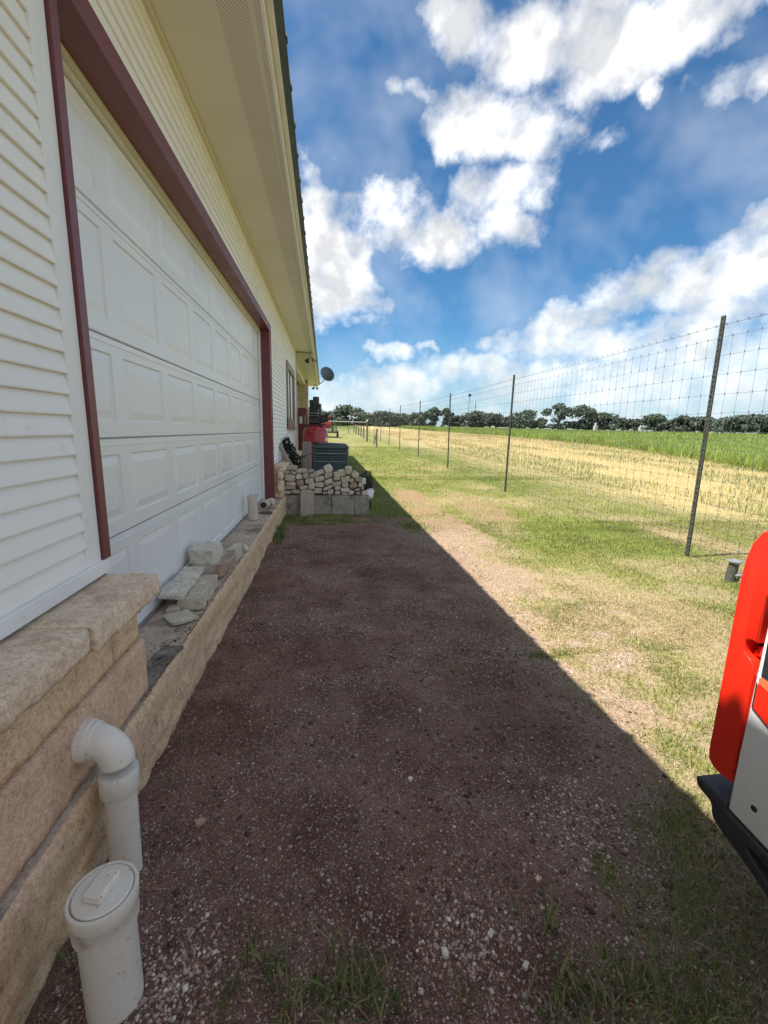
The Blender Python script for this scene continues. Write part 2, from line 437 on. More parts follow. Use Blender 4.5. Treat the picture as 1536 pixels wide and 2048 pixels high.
# perforated soffit strip
def soffit_mat():
    m, N, L, b = new_mat('vented_soffit')
    g = N.new('ShaderNodeNewGeometry')
    s = N.new('ShaderNodeSeparateXYZ'); L.new(g.outputs['Position'], s.inputs[0])
    def md(op, a, bv=None, c=None):
        n = N.new('ShaderNodeMath'); n.operation = op
        for i, v in enumerate((a, bv, c)):
            if v is None: continue
            if isinstance(v, (int, float)): n.inputs[i].default_value = v
            else: L.new(v, n.inputs[i])
        return n.outputs[0]
    # staggered round holes, one every 12 mm
    a = md('MULTIPLY', md('ADD', s.outputs[0], s.outputs[1]), 1 / .016)
    c = md('MULTIPLY', md('SUBTRACT', s.outputs[1], s.outputs[0]), 1 / .016)
    fa = md('SUBTRACT', md('FRACT', a), .5)
    fc = md('SUBTRACT', md('FRACT', c), .5)
    r = md('SQRT', md('ADD', md('MULTIPLY', fa, fa), md('MULTIPLY', fc, fc)))
    hole = mrange(N, L, r, .27, .20)
    xm = md('MULTIPLY', mrange(N, L, s.outputs[0], -.535, -.528), mrange(N, L, s.outputs[0], -.378, -.385))
    f = md('MULTIPLY', hole, xm)
    n = noise(N, L, 2, 3)
    base = ramp(N, L, n.outputs['Fac'], [(.3, (.68, .66, .565)), (.7, (.73, .71, .62))])
    L.new(mixc(N, L, f, base, (.09, .08, .06)), b.inputs['Base Color'])
    b.inputs['Roughness'].default_value = .5
    return m
MT['soffit'] = soffit_mat()

# ------------------------------------------------------------------ numpy value noise


def vnoise(x, y, scale=1., seed=0):
    x = np.asarray(x, float) * scale + seed * 17.31
    y = np.asarray(y, float) * scale + seed * 9.73
    xi, yi = np.floor(x).astype(np.int64), np.floor(y).astype(np.int64)
    fx, fy = x - xi, y - yi
    fx = fx * fx * (3 - 2 * fx); fy = fy * fy * (3 - 2 * fy)
    def h(a, b):
        n = (a * 374761393 + b * 668265263 + seed * 1442695) & 0x7fffffff
        n = ((n ^ (n >> 13)) * 1274126177) & 0x7fffffff
        n = (n ^ (n >> 16)) & 0xffff
        return n / 65535.
    return (h(xi, yi) * (1 - fx) + h(xi + 1, yi) * fx) * (1 - fy) + (h(xi, yi + 1) * (1 - fx) + h(xi + 1, yi + 1) * fx) * fy


def fbm(x, y, scale=1., seed=0, o=4):
    a, s, t = 0., .5, 0.
    for i in range(o):
        a = a + vnoise(x, y, scale * 2 ** i, seed + i) * s
        t += s; s *= .5
    return a / t


def sst(a, b, v):
    t = np.clip((v - a) / (b - a), 0, 1)
    return t * t * (3 - 2 * t)


def zbase(x, y):
    r = np.hypot(.8 * np.asarray(x, float), y)
    t = np.maximum(0, r - 9)
    return .014 * np.minimum(t, 25) + .024 * np.maximum(0, np.minimum(t, 160) - 25)


def zg(x, y):
    x = np.asarray(x, float); y = np.asarray(y, float)
    near = sst(9, 3, np.hypot(x, y))
    # ridges and ruts of the worn track, lumps under the lawn
    b = (fbm(x, y, 1.3, 3, 3) - .5) * .05 + (fbm(x, y, 7, 5, 3) - .5) * .026 * near
    for rx in (-.05, 1.28):
        b = b - .016 * np.exp(-((x - rx - .12 * np.sin(y * .5)) / .17) ** 2) * sst(7.5, 5.5, y) * (.6 + .8 * (fbm(x, y, 1.1, 77, 3) - .3))
    b = b * sst(-.72, -.4, x) * 1.0
    return zbase(x, y) + b


EDGE_Y = np.array([-40, 3, 14.9, 19.7, 28.1, 38.4, 48.6, 61, 73, 103, 130])
EDGE_X = np.array([9.5, 12.3, 17.2, 19.6, 22.6, 24.5, 24.7, 24.8, 21.5, 19.2, 18.])


def crop_edge(y):
    return np.interp(y, EDGE_Y, EDGE_X)


def zones(x, y):
    """gravel, dryness, straw, crop weights at a ground point"""
    x = np.asarray(x, float); y = np.asarray(y, float)
    n1 = fbm(x, y, .9, 21, 4); n2 = fbm(x, y, 3.5, 31, 3); n3 = fbm(x, y, .35, 41, 4)
    n4 = fbm(x, y, 9.0, 81, 3)
    w = (n1 - .5) * 2.2 + (n2 - .5) * 1.5 + (n4 - .5) * 1.3
    # the worn gravel strip beside the building
    g = sst(-.5, .5, (7.0 - y) + w * 1.1) * sst(-.55, .45, (1.82 - x) + w * .9 - sst(3.5, 6.5, y) * .3)
    # grass creeping in at the lower right
    fg = sst(-.20, .30, (x - .80) + (.95 - y) * .9 + w * .30) * sst(1.45, 1.0, y)
    g = g * (1 - .62 * fg)
    # worn reddish patches on the lawn beyond
    for (cx, cy_, rx, ry, a) in ((1.78, 8.6, .42, 1.7, .88), (2.8, 7.9, .50, 1.9, .8), (2.6, 6.0, .3, .6, .5), (1.85, 5.9, .40, 1.2, .9), (3.9, 4.1, .7, .35, .4), (3.4, 3.3, .35, .3, .6)):
        d = ((x - cx) / rx) ** 2 + ((y - cy_) / ry) ** 2
        g = np.maximum(g, a * sst(1.5, .1, d + w * 1.1))
    # dryness of the lawn
    dry = np.clip(sst(4.0, 1.3, x) * sst(8, 2.5, y) * 1.0 + (n1 - .44) * 2.8 + (n3 - .5) * 1.2 + (n2 - .5) * .8, 0, 1)
    dry = np.where(y > 7, dry * .75, dry)
    dry = np.maximum(dry, sst(4.9, 7.0, x + w * .5) * .7)
    dry = np.maximum(dry, fg * .82)
    # straw strip between the lawn and the standing crop
    ce = crop_edge(y)
    st = sst(-.6, .9, x - 7.2 + w * .7) * sst(.8, -.8, x - ce + w * .4)
    stg = sst(.55, .68, fbm(x * .8, y * .22, .9, 61, 3)) * .75
    cr = sst(-.5, .5, x - ce + w * .2) * (np.hypot(x, y) < 118)
    return g, dry, st * (1 - stg * .8), cr


# ------------------------------------------------------------------ mesh helpers


def link(o, parent=None):
    COL.objects.link(o)
    if parent is not None:
        o.parent = parent
    return o


def origin_of(p):
    v = Vector((0, 0, 0))
    while p is not None:
        v = v + p.location
        p = p.parent
    return v


class MB:
    """collects world-space geometry and links it as ONE mesh object"""
    def __init__(self):
        self.v = []; self.f = []

    def add(self, vs, fs):
        o = len(self.v)
        self.v += [tuple(p) for p in vs]
        self.f += [tuple(i + o for i in f) for f in fs]
        return self

    def box(self, x0, x1, y0, y1, z0, z1, rot=None, c=None, bev=0):
        if bev:
            vs, fs = bev_box(x1 - x0, y1 - y0, z1 - z0, bev)
            cc = Vector(((x0 + x1) / 2, (y0 + y1) / 2, (z0 + z1) / 2))
            vs = [Vector(p) + cc for p in vs]
        else:
            vs = [Vector(p) for p in ((x0, y0, z0), (x1, y0, z0), (x1, y1, z0), (x0, y1, z0), (x0, y0, z1), (x1, y0, z1), (x1, y1, z1), (x0, y1, z1))]
            fs = [(0, 3, 2, 1), (4, 5, 6, 7), (0, 1, 5, 4), (1, 2, 6, 5), (2, 3, 7, 6), (3, 0, 4, 7)]
        if rot is not None:
            cc = Vector(c) if c is not None else Vector(((x0 + x1) / 2, (y0 + y1) / 2, (z0 + z1) / 2))
            m = Euler(rot).to_matrix()
            vs = [m @ (p - cc) + cc for p in vs]
        return self.add(vs, fs)

    def tube(self, pts, r, n=8, caps=True, radii=None):
        pts = [Vector(p) for p in pts]
        rings = []
        prev = None
        for i, p in enumerate(pts):
            if i == 0: t = pts[1] - p
            elif i == len(pts) - 1: t = p - pts[i - 1]
            else: t = (pts[i + 1] - p).normalized() + (p - pts[i - 1]).normalized()
            t.normalize()
            if prev is None:
                a = t.orthogonal().normalized()
            else:
                a = (prev - t * prev.dot(t)).normalized()
            prev = a
            b = t.cross(a)
            rr = radii[i] if radii else r
            rings.append([p + (a * math.cos(2 * math.pi * k / n) + b * math.sin(2 * math.pi * k / n)) * rr for k in range(n)])
        vs = [q for rg in rings for q in rg]
        fs = []
        for i in range(len(pts) - 1):
            for k in range(n):
                k2 = (k + 1) % n
                fs.append((i * n + k, i * n + k2, (i + 1) * n + k2, (i + 1) * n + k))
        if caps:
            fs.append(tuple(reversed(range(n))))
            fs.append(tuple((len(pts) - 1) * n + k for k in range(n)))
        return self.add(vs, fs)

    def lathe(self, c, prof, n=24, axis=None):
        """prof: (radius, height) pairs round a vertical axis through c"""
        c = Vector(c)
        m = Matrix.Identity(3)
        if axis is not None:
            m = Vector((0, 0, 1)).rotation_difference(Vector(axis).normalized()).to_matrix()
        vs = []
        for (r, h) in prof:
            for k in range(n):
                a = 2 * math.pi * k / n
                vs.append(m @ Vector((r * math.cos(a), r * math.sin(a), h)) + c)
        fs = []
        for i in range(len(prof) - 1):
            for k in range(n):
                k2 = (k + 1) % n
                fs.append((i * n + k, i * n + k2, (i + 1) * n + k2, (i + 1) * n + k))
        if prof[0][0] > 1e-4: fs.append(tuple(reversed(range(n))))
        if prof[-1][0] > 1e-4: fs.append(tuple((len(prof) - 1) * n + k for k in range(n)))
        return self.add(vs, fs)

    def prism(self, poly, x0, x1, bev=0.0):
        """polygon in (y, z), extruded along x, near edge (x0) chamfered"""
        n = len(poly)
        cy_ = sum(p[0] for p in poly) / n; cz_ = sum(p[1] for p in poly) / n
        def inset(d):
            out = []
            for i in range(n):
                a = Vector(poly[i - 1]); b = Vector(poly[i]); c = Vector(poly[(i + 1) % n])
                e1 = (b - a).normalized(); e2 = (c - b).normalized()
                nn = Vector((-e1.y - e2.y, e1.x + e2.x))
                if nn.length < 1e-6: nn = Vector((-e1.y, e1.x))
                nn.normalize()
                out.append((b.x + nn.x * d, b.y + nn.y * d))
            return out
        area = sum(poly[i][0] * poly[(i + 1) % n][1] - poly[(i + 1) % n][0] * poly[i][1] for i in range(n))
        sgn = 1 if area > 0 else -1
        rings = []
        if bev:
            for k in range(4):
                a = k / 3 * math.pi / 2
                rings.append([(x0 + bev * (1 - math.sin(a)), p[0], p[1]) for p in inset(sgn * bev * (1 - math.cos(a)))][:])
            rings = rings[::-1]
            rings.append([(x1, p[0], p[1]) for p in poly])
        else:
            rings = [[(x0, p[0], p[1]) for p in poly], [(x1, p[0], p[1]) for p in poly]]
        vs = [q for rg in rings for q in rg]
        fs = []
        for i in range(len(rings) - 1):
            for k in range(n):
                k2 = (k + 1) % n
                fs.append((i * n + k, (i + 1) * n + k, (i + 1) * n + k2, i * n + k2))
        fs.append(tuple(range(n)))
        fs.append(tuple(reversed([(len(rings) - 1) * n + k for k in range(n)])))
        return self.add(vs, fs)

    def build(self, name, mat, parent=None, smooth=False, fix=True):
        me = bpy.data.meshes.new(name)
        o0 = origin_of(parent)
        me.from_pydata([(p[0] - o0.x, p[1] - o0.y, p[2] - o0.z) for p in self.v], [], self.f)
        if fix:
            bm = bmesh.new(); bm.from_mesh(me)
            bmesh.ops.recalc_face_normals(bm, faces=bm.faces)
            bm.to_mesh(me); bm.free()
        me.materials.append(MT[mat] if isinstance(mat, str) else mat)
        if smooth:
            for p in me.polygons: p.use_smooth = True
            if smooth == 'auto':
                me.set_sharp_from_angle(angle=R(38))
        me.update()
        return link(bpy.data.objects.new(name, me), parent)


def bev_box(sx, sy_, sz, b):
    bm = bmesh.new()
    bmesh.ops.create_cube(bm, size=1)
    for v in bm.verts: v.co = Vector((v.co.x * sx, v.co.y * sy_, v.co.z * sz))
    bmesh.ops.bevel(bm, geom=list(bm.edges), offset=b, segments=1, affect='EDGES', profile=.5)
    vs = [v.co.copy() for v in bm.verts]
    fs = [tuple(v.index for v in f.verts) for f in bm.faces]
    bm.free()
    return vs, fs


def hash3(p, s):
    return math.sin(p.x * 12.9 + s) * math.cos(p.y * 9.7 - s * 1.3) + math.sin(p.z * 15.1 + s * 2.1)


def rough_block(x0, x1, y0, y1, z0, z1, amp=.01, cell=.05, seed=0, rot=None, c=None, rnd=.015, topamp=None):
    """a quarried block: subdivided box, corners worn round, faces uneven"""
    sx, sy_, sz = x1 - x0, y1 - y0, z1 - z0
    nx, ny, nz = [max(1, min(60, int(round(s / cell)))) for s in (sx, sy_, sz)]
    idx = {}; vs = []; fs = []
    def vid(i, j, k):
        key = (i, j, k)
        if key not in idx:
            idx[key] = len(vs)
            p = Vector((sx * (i / nx - .5), sy_ * (j / ny - .5), sz * (k / nz - .5)))
            # round the edges
            lim = Vector((sx / 2 - rnd, sy_ / 2 - rnd, sz / 2 - rnd))
            q = Vector([max(-max(l, 0), min(max(l, 0), a)) for a, l in zip(p, lim)])
            d = p - q
            if d.length > 1e-6 and sum(1 for a in d if abs(a) > 1e-6) > 1:
                d = d.normalized() * min(d.length, rnd)
            p = q + d
            w = Vector((math.sin(p.y * 21 + seed) + math.sin(p.z * 33 + seed * 2.) + math.sin(p.y * 57 + p.z * 41 + seed),
                        math.sin(p.x * 23 + seed * 3) + math.sin(p.z * 29 + seed) + math.sin(p.x * 61 - p.z * 37),
                        math.sin(p.x * 19 + seed * 2) + math.sin(p.y * 31 + seed * 4) + math.sin(p.y * 71 + p.x * 43 + seed))) * .33
            rr = random.uniform(-.5, .5)
            p = p + Vector((w.x, w.y, w.z)) * amp + p.normalized() * amp * rr
            vs.append(p)
        return idx[key]
    def face(gen):
        for q in gen: fs.append(tuple(vid(*t) for t in q))
    face(((i, j, 0), (i, j + 1, 0), (i + 1, j + 1, 0), (i + 1, j, 0)) for i in range(nx) for j in range(ny))
    face(((i, j, nz), (i + 1, j, nz), (i + 1, j + 1, nz), (i, j + 1, nz)) for i in range(nx) for j in range(ny))
    face(((i, 0, k), (i + 1, 0, k), (i + 1, 0, k + 1), (i, 0, k + 1)) for i in range(nx) for k in range(nz))
    face(((i, ny, k), (i, ny, k + 1), (i + 1, ny, k + 1), (i + 1, ny, k)) for i in range(nx) for k in range(nz))
    face(((0, j, k), (0, j, k + 1), (0, j + 1, k + 1), (0, j + 1, k)) for j in range(ny) for k in range(nz))
    face(((nx, j, k), (nx, j + 1, k), (nx, j + 1, k + 1), (nx, j, k + 1)) for j in range(ny) for k in range(nz))
    cc = Vector(((x0 + x1) / 2, (y0 + y1) / 2, (z0 + z1) / 2))
    if rot is not None:
        m = Euler(rot).to_matrix()
        vs = [m @ p for p in vs]
    return [p + cc for p in vs], fs


def thing(name, label, cat, loc=(0, 0, 0), group=None):
    o = bpy.data.objects.new(name, None)
    o.empty_display_size = .2
    COL.objects.link(o)
    o.location = loc
    o['label'] = label; o['category'] = cat
    if group: o['group'] = group
    return o


def tag(o, label, cat, group=None, kind=None):
    if label: o['label'] = label
    if cat: o['category'] = cat
    if group: o['group'] = group
    if kind: o['kind'] = kind
    return o


def recentre(o, loc):
    loc = Vector(loc)
    o.data.transform(Matrix.Translation(-loc))
    o.location = loc
    return o


def np_mesh(name, verts, faces, mat, cols=None, kind=None, parent=None, smooth=False):
    """verts (n,3), faces (m,k) arrays, optional per-vertex colours (n,3)"""
    me = bpy.data.meshes.new(name)
    n, (m, k) = len(verts), faces.shape
    me.vertices.add(n); me.loops.add(m * k); me.polygons.add(m)
    me.vertices.foreach_set('co', verts.astype(np.float32).ravel())
    me.loops.foreach_set('vertex_index', faces.astype(np.int32).ravel())
    me.polygons.foreach_set('loop_start', np.arange(0, m * k, k, dtype=np.int32))
    me.polygons.foreach_set('loop_total', np.full(m, k, dtype=np.int32))
    if smooth:
        me.polygons.foreach_set('use_smooth', np.ones(m, dtype=bool))
    me.update(calc_edges=True)
    if cols is not None:
        a = me.color_attributes.new('Col', 'FLOAT_COLOR', 'POINT')
        c = np.ones((n, 4), np.float32); c[:, :3] = cols
        a.data.foreach_set('color', c.ravel())
    me.materials.append(MT[mat] if isinstance(mat, str) else mat)
    o = bpy.data.objects.new(name, me)
    link(o, parent)
    if kind: o['kind'] = kind
    return o


# ------------------------------------------------------------------ ground


def ground_mat():
    m, N, L, b = new_mat('ground_surface')
    a = N.new('ShaderNodeAttribute'); a.attribute_name = 'Col'
    s = N.new('ShaderNodeSeparateColor'); L.new(a.outputs['Color'], s.inputs[0])
    a2 = N.new('ShaderNodeAttribute'); a2.attribute_name = 'Zone'
    s2 = N.new('ShaderNodeSeparateColor'); L.new(a2.outputs['Color'], s2.inputs[0])
    # lawn
    n1 = noise(N, L, 9, 6, .7); n2 = noise(N, L, 45, 5, .7)
    lawn = ramp(N, L, n1.outputs['Fac'], [(.3, (.10, .13, .03)), (.5, (.17, .185, .05)), (.7, (.25, .23, .08))])
    dryc = ramp(N, L, n2.outputs['Fac'], [(.3, (.16, .125, .06)), (.55, (.33, .26, .14)), (.75, (.50, .42, .25))])
    lw = mixc(N, L, s.outputs[1], lawn, dryc)
    # gravelly soil with small stones of every size
    ns = noise(N, L, 4, 8, .7); nf = noise(N, L, 190, 3, .6)
    soil = ramp(N, L, ns.outputs['Fac'], [(.3, (.19, .108, .08)), (.5, (.29, .18, .135)), (.7, (.40, .265, .205))])
    nsc = N.new('ShaderNodeMix'); nsc.data_type = 'RGBA'; nsc.blend_type = 'MULTIPLY'
    soil = mixc(N, L, mrange(N, L, nf.outputs['Fac'], .42, .62, 0, .8), soil, (.45, .4, .38), 'MULTIPLY')  # fine dark pits: shade between the stones painted into the soil
    g = N.new('ShaderNodeNewGeometry')
    for (sc_, thr, sel0, colr) in ((95, .34, .62, (.44, .34, .28)), (170, .36, .50, (.38, .29, .24)), (45, .26, .88, (.50, .41, .34))):
        v = N.new('ShaderNodeTexVoronoi'); v.inputs['Scale'].default_value = sc_
        v.inputs['Randomness'].default_value = 1
        L.new(g.outputs['Position'], v.inputs['Vector'])
        sx = N.new('ShaderNodeSeparateColor'); L.new(v.outputs['Color'], sx.inputs[0])
        f1 = mrange(N, L, v.outputs['Distance'], thr, thr * .75)
        pn = noise(N, L, 2.3, 4, .6)
        f2 = N.new('ShaderNodeMath'); f2.operation = 'ADD'
        L.new(sx.outputs[0], f2.inputs[0])
        pm = mrange(N, L, pn.outputs['Fac'], .38, .62, -.42, .14)
        L.new(pm, f2.inputs[1])
        f3 = mrange(N, L, f2.outputs[0], sel0, sel0 + .03)
        mu = N.new('ShaderNodeMath'); mu.operation = 'MULTIPLY'
        L.new(f1, mu.inputs[0]); L.new(f3, mu.inputs[1])
        cv = mixc(N, L, sx.outputs[1], colr, (colr[0] * .55, colr[1] * .52, colr[2] * .5))
        soil = mixc(N, L, mu.outputs[0], soil, cv)
    # reddish worn soil further off
    lit = ramp(N, L, n2.outputs['Fac'], [(.3, (.15, .10, .06)), (.5, (.30, .22, .145)), (.7, (.42, .34, .23))])  # dry tan litter, its sunlit tone set apart from the shaded soil
    np_ = noise(N, L, 1.4, 5, .65)
    soil = mixc(N, L, mrange(N, L, np_.outputs['Fac'], .42, .62, 0, .9), soil, (.62, .56, .55), 'MULTIPLY')
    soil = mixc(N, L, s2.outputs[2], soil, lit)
    soil = mixc(N, L, s2.outputs[0], soil, ramp(N, L, n2.outputs['Fac'], [(.35, (.17, .105, .06)), (.65, (.32, .215, .13))]))
    c = mixc(N, L, s.outputs[0], lw, soil)
    # straw
    wv = noise(N, L, 14, 6, .75, stretch=(1, .35, 1))
    straw = ramp(N, L, wv.outputs['Fac'], [(.28, (.15, .13, .05)), (.45, (.33, .26, .11)), (.62, (.46, .36, .18)), (.8, (.56, .46, .27))])
    c = mixc(N, L, s.outputs[2], c, straw)
    # under the crop and the mown ground far away
    cr = ramp(N, L, n1.outputs['Fac'], [(.3, (.05, .085, .02)), (.7, (.10, .14, .035))])
    c = mixc(N, L, s2.outputs[1], c, cr)
    L.new(c, b.inputs['Base Color'])
    b.inputs['Roughness'].default_value = .95
    b.inputs['Specular IOR Level'].default_value = .15
    bn = noise(N, L, 60, 8, .75)
    bp = N.new('ShaderNodeBump'); bp.inputs['Strength'].default_value = .8; bp.inputs['Distance'].default_value = .012
    L.new(bn.outputs['Fac'], bp.inputs['Height']); L.new(bp.outputs[0], b.inputs['Normal'])
    return m


def make_ground():
    def axis(lo, hi, step, far_lo, far_hi, grow=1.13):
        a = list(np.arange(lo, hi + 1e-6, step))
        d = step; x = hi
        while x < far_hi:
            d *= grow; x += d; a.append(x)
        d = step; x = lo
        while x > far_lo:
            d *= grow; x -= d; a.insert(0, x)
        return np.array(a)
    xs = axis(-.8, 2.4, .022, -1500, 1500, 1.045)
    ys = axis(.6, 4.0, .022, -1500, 1500, 1.045)
    X, Y = np.meshgrid(xs, ys)
    Z = zg(X, Y)
    g, dry, st, cr = zones(X, Y)
    far = sst(5.5, 7.5, Y) * 1.0
    nx, ny = len(xs), len(ys)
    v = np.stack([X.ravel(), Y.ravel(), Z.ravel()], -1)
    i = np.arange(nx * ny).reshape(ny, nx)
    f = np.stack([i[:-1, :-1].ravel(), i[:-1, 1:].ravel(), i[1:, 1:].ravel(), i[1:, :-1].ravel()], -1)
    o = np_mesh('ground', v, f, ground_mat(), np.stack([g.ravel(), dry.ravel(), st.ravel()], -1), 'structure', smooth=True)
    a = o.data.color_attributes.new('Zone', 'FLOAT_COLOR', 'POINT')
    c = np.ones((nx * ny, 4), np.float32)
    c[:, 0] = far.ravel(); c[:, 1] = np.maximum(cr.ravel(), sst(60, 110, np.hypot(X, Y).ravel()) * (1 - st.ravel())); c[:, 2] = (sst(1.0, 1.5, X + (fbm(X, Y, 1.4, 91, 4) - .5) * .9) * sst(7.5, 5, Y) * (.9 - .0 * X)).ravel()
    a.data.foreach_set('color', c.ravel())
    return o


make_ground()

# ------------------------------------------------------------------ building
ZF = 3.37           # soffit
XW = -.87           # siding line
BLD = thing('building', 'long white sided building with maroon trimmed garage door and buff stone base', 'building', (-.87, 0, 0))
bld_o = BLD.location


def ex(y):          # the eave's edge
    return -.225 - .011 * (y - 2.5)


YB0, YB1 = -3.5, 21.0       # building's length
DY0, DY1 = 1.685, 6.565     # garage door opening

# siding boards, one object per course
def board_mesh(y0, y1, name):
    me = bpy.data.meshes.new(name)
    h = .0668
    pr = [(-.012, h + .004), (-.002, h), (.0120, .005), (.0120, .001), (.0105, -.002), (-.006, -.001), (-.012, -.001)]
    vs = [(p[0], y, p[1]) for y in (y0, y1) for p in pr]
    n = len(pr)
    fs = [(k, (k + 1) % n, n + (k + 1) % n, n + k) for k in range(n)] + [tuple(reversed(range(n))), tuple(range(n, 2 * n))]
    me.from_pydata(vs, [], fs)
    bm = bmesh.new(); bm.from_mesh(me); bmesh.ops.recalc_face_normals(bm, faces=bm.faces); bm.to_mesh(me); bm.free()
    me.materials.append(MT['siding'])
    return me


m_near = board_mesh(YB0, 1.60, 'siding_board')
m_far = board_mesh(6.72, 11.78, 'siding_board')
m_full = board_mesh(YB0, 11.78, 'siding_board')
m_fw1 = board_mesh(6.72, 9.22, 'siding_board')
m_fw2 = board_mesh(11.08, 11.78, 'siding_board')
z = .895
while z < ZF - .01:
    if z > 2.83:
        sets = [m_full]
    elif z + .0668 > 1.41 and z < 2.75:
        sets = [m_near, m_fw1, m_fw2]
    else:
        sets = [m_near, m_far]
    for me in sets:
        o = bpy.data.objects.new('siding_board', me)
        COL.objects.link(o); o.parent = BLD; o.location = (0, 0, z)
    z += .0668
MB().box(-1.06, XW - .013, YB0, 1.60, .2, ZF).box(-1.06, XW - .013, 6.72, 11.78, .2, ZF).box(-1.06, XW - .013, 1.60, 6.72, 2.86, ZF).build('wall_sheathing', 'trim', BLD)
# trims beside the door and at the corner
MB().box(XW - .012, XW + .012, 1.60, 1.687, .88, 2.83, bev=.003).build('corner_trim', 'trim', BLD)
MB().box(XW - .012, XW + .012, 11.78, 11.86, .85, ZF, bev=.003).build('corner_trim', 'ivory', BLD)
MB().box(XW - .004, XW + .030, YB0, 1.715, .847, .885).box(XW - .004, XW + .022, YB0, 1.71, .885, .893).build('sill_board', 'trim', BLD)
MB().box(XW - .004, XW + .026, 6.70, 11.85, .85, .888).build('sill_board', 'trim', BLD)
# maroon steel frame: two jambs and a header, each a channel with a flange
MB().box(-.985, XW + .016, 1.690, 1.696, .335, 2.86).box(XW + .016, XW + .024, 1.690, 1.735, .895, 2.86).build('door_jamb', 'red', BLD)
MB().box(-.965, XW + .030, 6.60, 6.69, .335, 2.758).box(XW + .016, XW + .036, 6.69, 6.72, .335, 2.758).build('door_jamb', 'red', BLD)
MB().box(-.965, XW + .012, 1.697, 6.69, 2.760, 2.85).box(XW + .012, XW + .036, 1.66, 6.72, 2.757, 2.853).build('door_header', 'red', BLD)
MB().box(-1.0, -.967, 1.70, 6.60, 2.735, 2.80).box(-1.0, -.985, 1.70, 6.60, 2.71, 2.735).build('door_stop', 'cream', BLD)
MB().box(-1.0, -.966, 6.568, 6.60, .335, 2.735).build('door_stop', 'trim', BLD)

# ---- garage door: sections with real openings and a raised panel in each
DOORX = -1.0045
H = [0, .533, .99, 1.448, 1.981, 2.40]
GD = MB().box(-1.06, -1.035, DY0 - .02, DY1 + .03, .335, 2.78).build('garage_door', 'door', BLD)
P = .61
for s in range(5):
    zb, zt = .335 + .012 + H[s] + (.0 if s == 0 else .003), .335 + .012 + H[s + 1] - .003
    mb = MB()
    d1 = DOORX
    hs = []
    for k in range(8):
        y1 = DY1 - k * P; y0 = y1 - P
        hs.append((y0 + .058, y1 - .058))
    hs = hs[::-1]
    za, zc = zb + .072, zt - .072
    if s == 4: zc = min(zc, zt - .02)
    # rails and stiles as a plate with holes, the hole's lip rolled inwards
    def plate(y0, y1, z0, z1):
        mb.add([(d1, y0, z0), (d1, y1, z0), (d1, y1, z1), (d1, y0, z1)], [(0, 1, 2, 3)])
    e = .004
    plate(DY0, DY1, zb + e, za); plate(DY0, DY1, zc, zt - e)
    ys = [DY0] + [v for h_ in hs for v in h_] + [DY1]
    for i in range(0, len(ys), 2): plate(ys[i], ys[i + 1], za, zc)
    # edges of the section
    mb.add([(d1, DY0, zt - e), (d1, DY1, zt - e), (d1 - .006, DY1, zt), (d1 - .006, DY0, zt), (d1 - .03, DY1, zt), (d1 - .03, DY0, zt)], [(0, 1, 2, 3), (3, 2, 4, 5)])
    mb.add([(d1, DY0, zb + e), (d1, DY1, zb + e), (d1 - .006, DY1, zb), (d1 - .006, DY0, zb), (d1 - .03, DY1, zb), (d1 - .03, DY0, zb)], [(1, 0, 3, 2), (2, 3, 5, 4)])
    mb.add([(d1, DY0, zb), (d1, DY0, zt), (d1 - .03, DY0, zt), (d1 - .03, DY0, zb)], [(0, 1, 2, 3)])
    mb.add([(d1, DY1, zb), (d1, DY1, zt), (d1 - .03, DY1, zt), (d1 - .03, DY1, zb)], [(3, 2, 1, 0)])
    if s < 4:  # the step line above each lip
        mb.box(d1 - .001, d1 + .0035, DY0, DY1, zt - .030, zt - .027)
    mb.build('door_section', 'door', GD, fix=False)
    for (y0, y1) in hs:
        prof = [(0, 0), (.006, -.0075), (.016, -.0075), (.052, -.001)]
        vs = []
        for (ins, dx) in prof:
            vs += [(d1 + dx, y0 + ins, za + ins), (d1 + dx, y1 - ins, za + ins), (d1 + dx, y1 - ins, zc - ins), (d1 + dx, y0 + ins, zc - ins)]
        fs = []
        for i in range(len(prof) - 1):
            for k in range(4):
                k2 = (k + 1) % 4
                fs.append((i * 4 + k, i * 4 + k2, (i + 1) * 4 + k2, (i + 1) * 4 + k))
        n0 = (len(prof) - 1) * 4
        fs.append((n0, n0 + 1, n0 + 2, n0 + 3))
        MB().add(vs, fs).build('door_panel', 'door', GD, fix=False)
MB().box(DOORX - .02, DOORX + .008, DY0, DY1, .337, .362, bev=.003).build('bottom_seal', 'greybox', GD)

# ---- soffit, fascia, roof
def strip(xa, xb, za, zb, y0, y1, thick=0):
    """a surface between two longitudinal lines given as functions of y"""
    ys = np.linspace(y0, y1, 12)
    vs = []; fs = []
    for y in ys: vs += [(xa(y), y, za), (xb(y), y, zb)]
    for i in range(len(ys) - 1): fs.append((2 * i, 2 * i + 1, 2 * i + 3, 2 * i + 2))
    return vs, fs


def solid_strip(mb, xa, xb, z0, z1, y0=YB0 - .3, y1=YB1):
    n = 10
    ys = np.linspace(y0, y1, n)
    vs = []
    for y in ys: vs += [(xa(y), y, z0), (xb(y), y, z0), (xb(y), y, z1), (xa(y), y, z1)]
    fs = [(3, 2, 1, 0), (4 * n - 4, 4 * n - 3, 4 * n - 2, 4 * n - 1)]
    for i in range(n - 1):
        for k in range(4):
            k2 = (k + 1) % 4
            fs.append((4 * i + k, 4 * i + k2, 4 * i + 4 + k2, 4 * i + 4 + k))
    mb.add(vs, fs)


def sf(d): return lambda y: ex(y) + d
def xs_(c): return lambda y: c
